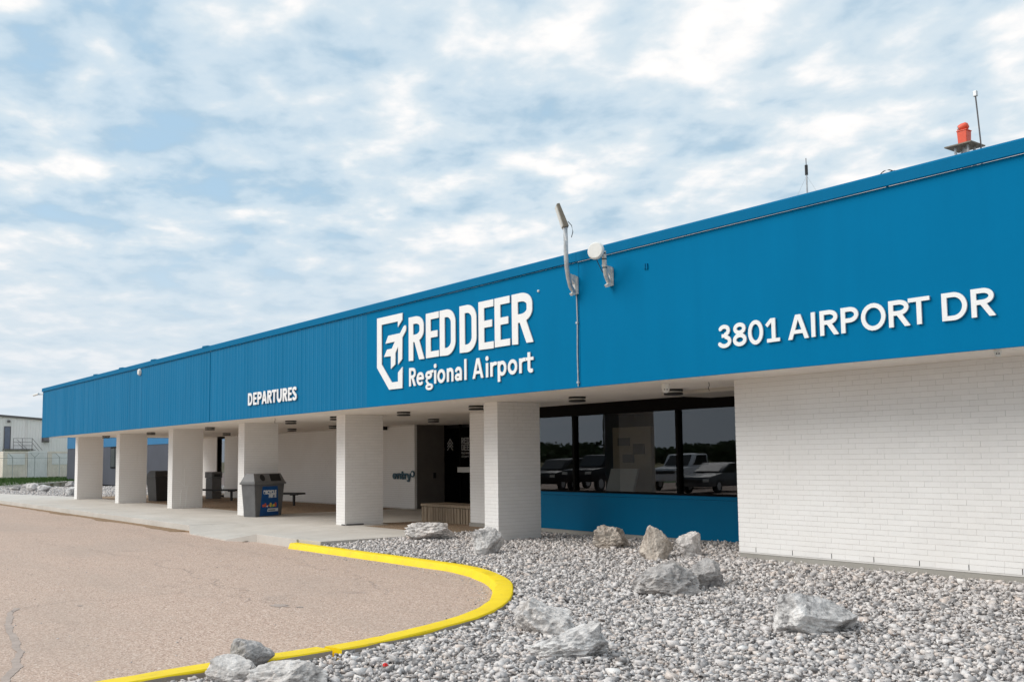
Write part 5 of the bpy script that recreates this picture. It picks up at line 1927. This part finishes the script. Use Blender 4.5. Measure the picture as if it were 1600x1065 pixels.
# big sign panel leaning on the left container
tg = thing('fence', 'chain link fence with barbed wire arms in front of the containers', 'fence', (-97, 0, 0))
for y_, k in ((4.5, 0), (7.0, 1), (9.6, 0), (12.2, 0), (14.32, 1), (16.75, 0), (19.2, 1)):
    MB().tube([(0, y_, -.1), (0, y_, 2.15 + (.0 if k else .05))], .035, 6).build('post', M['fence_steel'], tg)
    arm = MB().tube([(0, y_, 2.15), (0, y_ - .42, 2.6)], .026, 5)
    if k:
        arm.tube([(0, y_, 2.15), (0, y_ + .42, 2.6)], .026, 5)
    arm.build('barb_arm', M['fence_steel'], tg)
wr = MB()
wr.tube([(0, 4.5, 2.1), (0, 19.2, 2.1)], .024, 5)
for dz, dy in ((2.3, -.14), (2.45, -.28), (2.6, -.42)):
    wr.tube([(.0, 4.5 + dy, dz), (0, 19.2 + dy, dz)], .008, 4)
wr.build('wire', M['fence_steel'], tg)
fm = MB()
yy = 4.5
while yy < 19.2:
    for sgn in (1, -1):
        ya, yb2 = (yy, yy + 2.1) if sgn > 0 else (yy + 2.1, yy)
        fm.add([(0, ya - .003, .0), (0, ya + .003, .0), (0, yb2 + .003, 2.1), (0, yb2 - .003, 2.1)], [(0, 1, 2, 3)])
    yy += .11
tag(fm.build('chain_link', M['fence_steel'], tg, fixn=False), kind='stuff')

# ------------------------------------------------------------------ across the road: what the windows mirror
def wheel(t, x_, y_, r_):
    w_ = MB().lathe([(r_ * .6, -.10), (r_ * .92, -.11), (r_, -.07), (r_, .07), (r_ * .92, .11), (r_ * .6, .10)], (x_, y_, r_), 20, axis='y').build('wheel', M['tyre'], t, smooth=True)
    MB().lathe([(r_ * .58, -.112), (r_ * .5, -.09), (r_ * .5, .09), (r_ * .58, .112)], (x_, y_, r_), 14, axis='y').build('rim', M['galv'], w_)


def car(loc, rz, paint, label, kind='suv', cat='car'):
    t = thing('parked_' + ('pickup' if kind == 'pickup' else 'car'), label, cat, loc, rz, 'vehicles parked across the road')
    if kind == 'suv':
        low = [(-2.3, .35), (2.3, .35), (2.35, .62), (2.28, .95), (1.25, 1.08), (-2.25, 1.10), (-2.36, .7)]
        cab = [(1.2, 1.09), (.45, 1.66), (-1.7, 1.72), (-2.2, 1.10)]
        ws = [(-1.45, 1.4)]
    elif kind == 'sedan':
        low = [(-2.25, .32), (2.25, .32), (2.3, .55), (2.2, .78), (1.1, .95), (-1.6, .98), (-2.25, .92), (-2.32, .6)]
        cab = [(1.0, .96), (.15, 1.42), (-1.0, 1.44), (-1.75, .98)]
        ws = None
    else:
        low = [(-2.9, .55), (2.75, .5), (2.8, .85), (2.7, 1.12), (1.45, 1.22), (-2.85, 1.22), (-2.92, .8)]
        cab = [(1.4, 1.225), (.75, 1.86), (-.75, 1.9), (-.95, 1.225)]
        ws = None
    W_ = .90
    MB().prism(low, -W_, W_, 'y').build('body', paint, t, bevel=.05, smooth=True)
    c2 = MB().prism(cab, -W_ + .10, W_ - .10, 'y').build('cabin', paint, t, bevel=.06, smooth=True)
    # side windows, windscreen
    ins = lambda pts, s: [((p[0] - sum(q[0] for q in pts) / len(pts)) * s + sum(q[0] for q in pts) / len(pts), (p[1] - sum(q[1] for q in pts) / len(pts)) * s + sum(q[1] for q in pts) / len(pts)) for p in pts]
    sw = ins(cab, .80)
    for y_ in (-W_ + .085, W_ - .10):
        MB().prism(sw, y_, y_ + .015, 'y').build('side_window', M['car_glass'], t)
    (xa, za), (xb, zb) = cab[0], cab[1]
    MB().hexa([(xa + .01, -.68, za + .05), (xa + .03, -.68, za + .06), (xa + .03, .68, za + .06), (xa + .01, .68, za + .05)], [(xb + .06, -.6, zb - .07), (xb + .09, -.6, zb - .06), (xb + .09, .6, zb - .06), (xb + .06, .6, zb - .07)]).build('windscreen', M['car_glass'], t)
    (xa, za), (xb, zb) = cab[3], cab[2]
    MB().hexa([(xa - .03, -.66, za + .06), (xa - .01, -.66, za + .05), (xa - .01, .66, za + .05), (xa - .03, .66, za + .06)], [(xb - .09, -.58, zb - .06), (xb - .06, -.58, zb - .07), (xb - .06, .58, zb - .07), (xb - .09, .58, zb - .06)]).build('rear_window', M['car_glass'], t)
    xf, xr = max(p[0] for p in low), min(p[0] for p in low)
    zl = low[3][1] - .17
    for y_ in (-.70, .70):
        MB().box(xf - .12, xf + .0, y_ - .16, y_ + .16, zl - .07, zl + .07).build('headlight', M['lens'], t, bevel=.02)
        MB().box(xr - .02, xr + .12, y_ - .14, y_ + .14, zl - .02, zl + .22).build('tail_lamp', M['tail'], t, bevel=.02)
    MB().box(xf - .05, xf + .03, -.5, .5, zl - .09, zl + .06).build('grille', M['black'], t)
    r_ = .40 if kind == 'pickup' else .34
    for x_ in (xr + .95, xf - .9):
        for y_ in (-.80, .80):
            wheel(t, x_, y_, r_)
    return t


ZR = ROAD_Z
car((-27.6, -19.5, ZR), R(70), M['car_black'], 'black SUV mirrored at the left of the office windows', 'suv')
car((-24.2, -19.6, ZR), R(75), M['car_black'], 'black pickup truck mirrored in the second window pane', 'pickup', 'pickup')
car((-22.6, -24.2, ZR), R(72), M['car_white'], 'white pickup truck mirrored in the right half of the windows', 'pickup', 'pickup')
car((-17.6, -20.8, ZR), R(80), M['car_grey'], 'dark grey car mirrored in the rightmost window pane', 'sedan')
car((-17.2, -26.0, ZR), R(70), M['car_white'], 'white car mirrored at the right edge of the windows', 'suv')
car((-52.0, -14.0, ZR), R(60), M['car_red'], 'red car mirrored in the slot window', 'suv')
# distant wood beyond the field
nl = 42000
tx = rng.uniform(-420, 120, nl)
base_h = np.array([5.5 + 3.5 * mnoise.noise((v * .02, .3, 0)) + 2.5 * mnoise.noise((v * .09, 1.3, 0)) + 1.2 * mnoise.noise((v * .3, 4.3, 0)) for v in tx])
tz = rng.uniform(0, 1, nl) ** .8 * np.maximum(base_h, 2.0)
ty = -215 + rng.normal(0, 5, nl)
s = rng.uniform(.35, 1.1, nl)
d1 = rng.normal(0, 1, (nl, 3))
d2 = rng.normal(0, 1, (nl, 3))
d1 /= np.linalg.norm(d1, axis=1)[:, None]
d2 /= np.linalg.norm(d2, axis=1)[:, None]
Cn = np.stack([tx, ty, tz], 1)
V = np.stack([Cn - d1 * s[:, None], Cn + d2 * s[:, None], Cn + d1 * s[:, None], Cn - d2 * s[:, None]], 1)
tag(link('treeline', mesh_np('treeline', V.reshape(-1, 3), np.arange(nl * 4), 4, M['leaf'])), kind='stuff')
for (x_, y_, lb) in ((-62, -62, 'nearer thin wooden utility pole mirrored in the second window pane'), (-78, -70, 'farther thin wooden utility pole mirrored in the right window pane')):
    up = thing('utility_pole', lb, 'pole', (x_, y_, -.3), 0, 'utility poles across the road')
    MB().tube([(0, 0, 0), (0, 0, 9)], .14, 8, r2=.09).build('pole', M['bark'], up)
    MB().box(-1.1, 1.1, -.06, .06, 8.2, 8.35).build('crossarm', M['bark'], up)
print('objects', len(bpy.data.objects), 'tris', sum(len(me.polygons) for me in bpy.data.meshes))
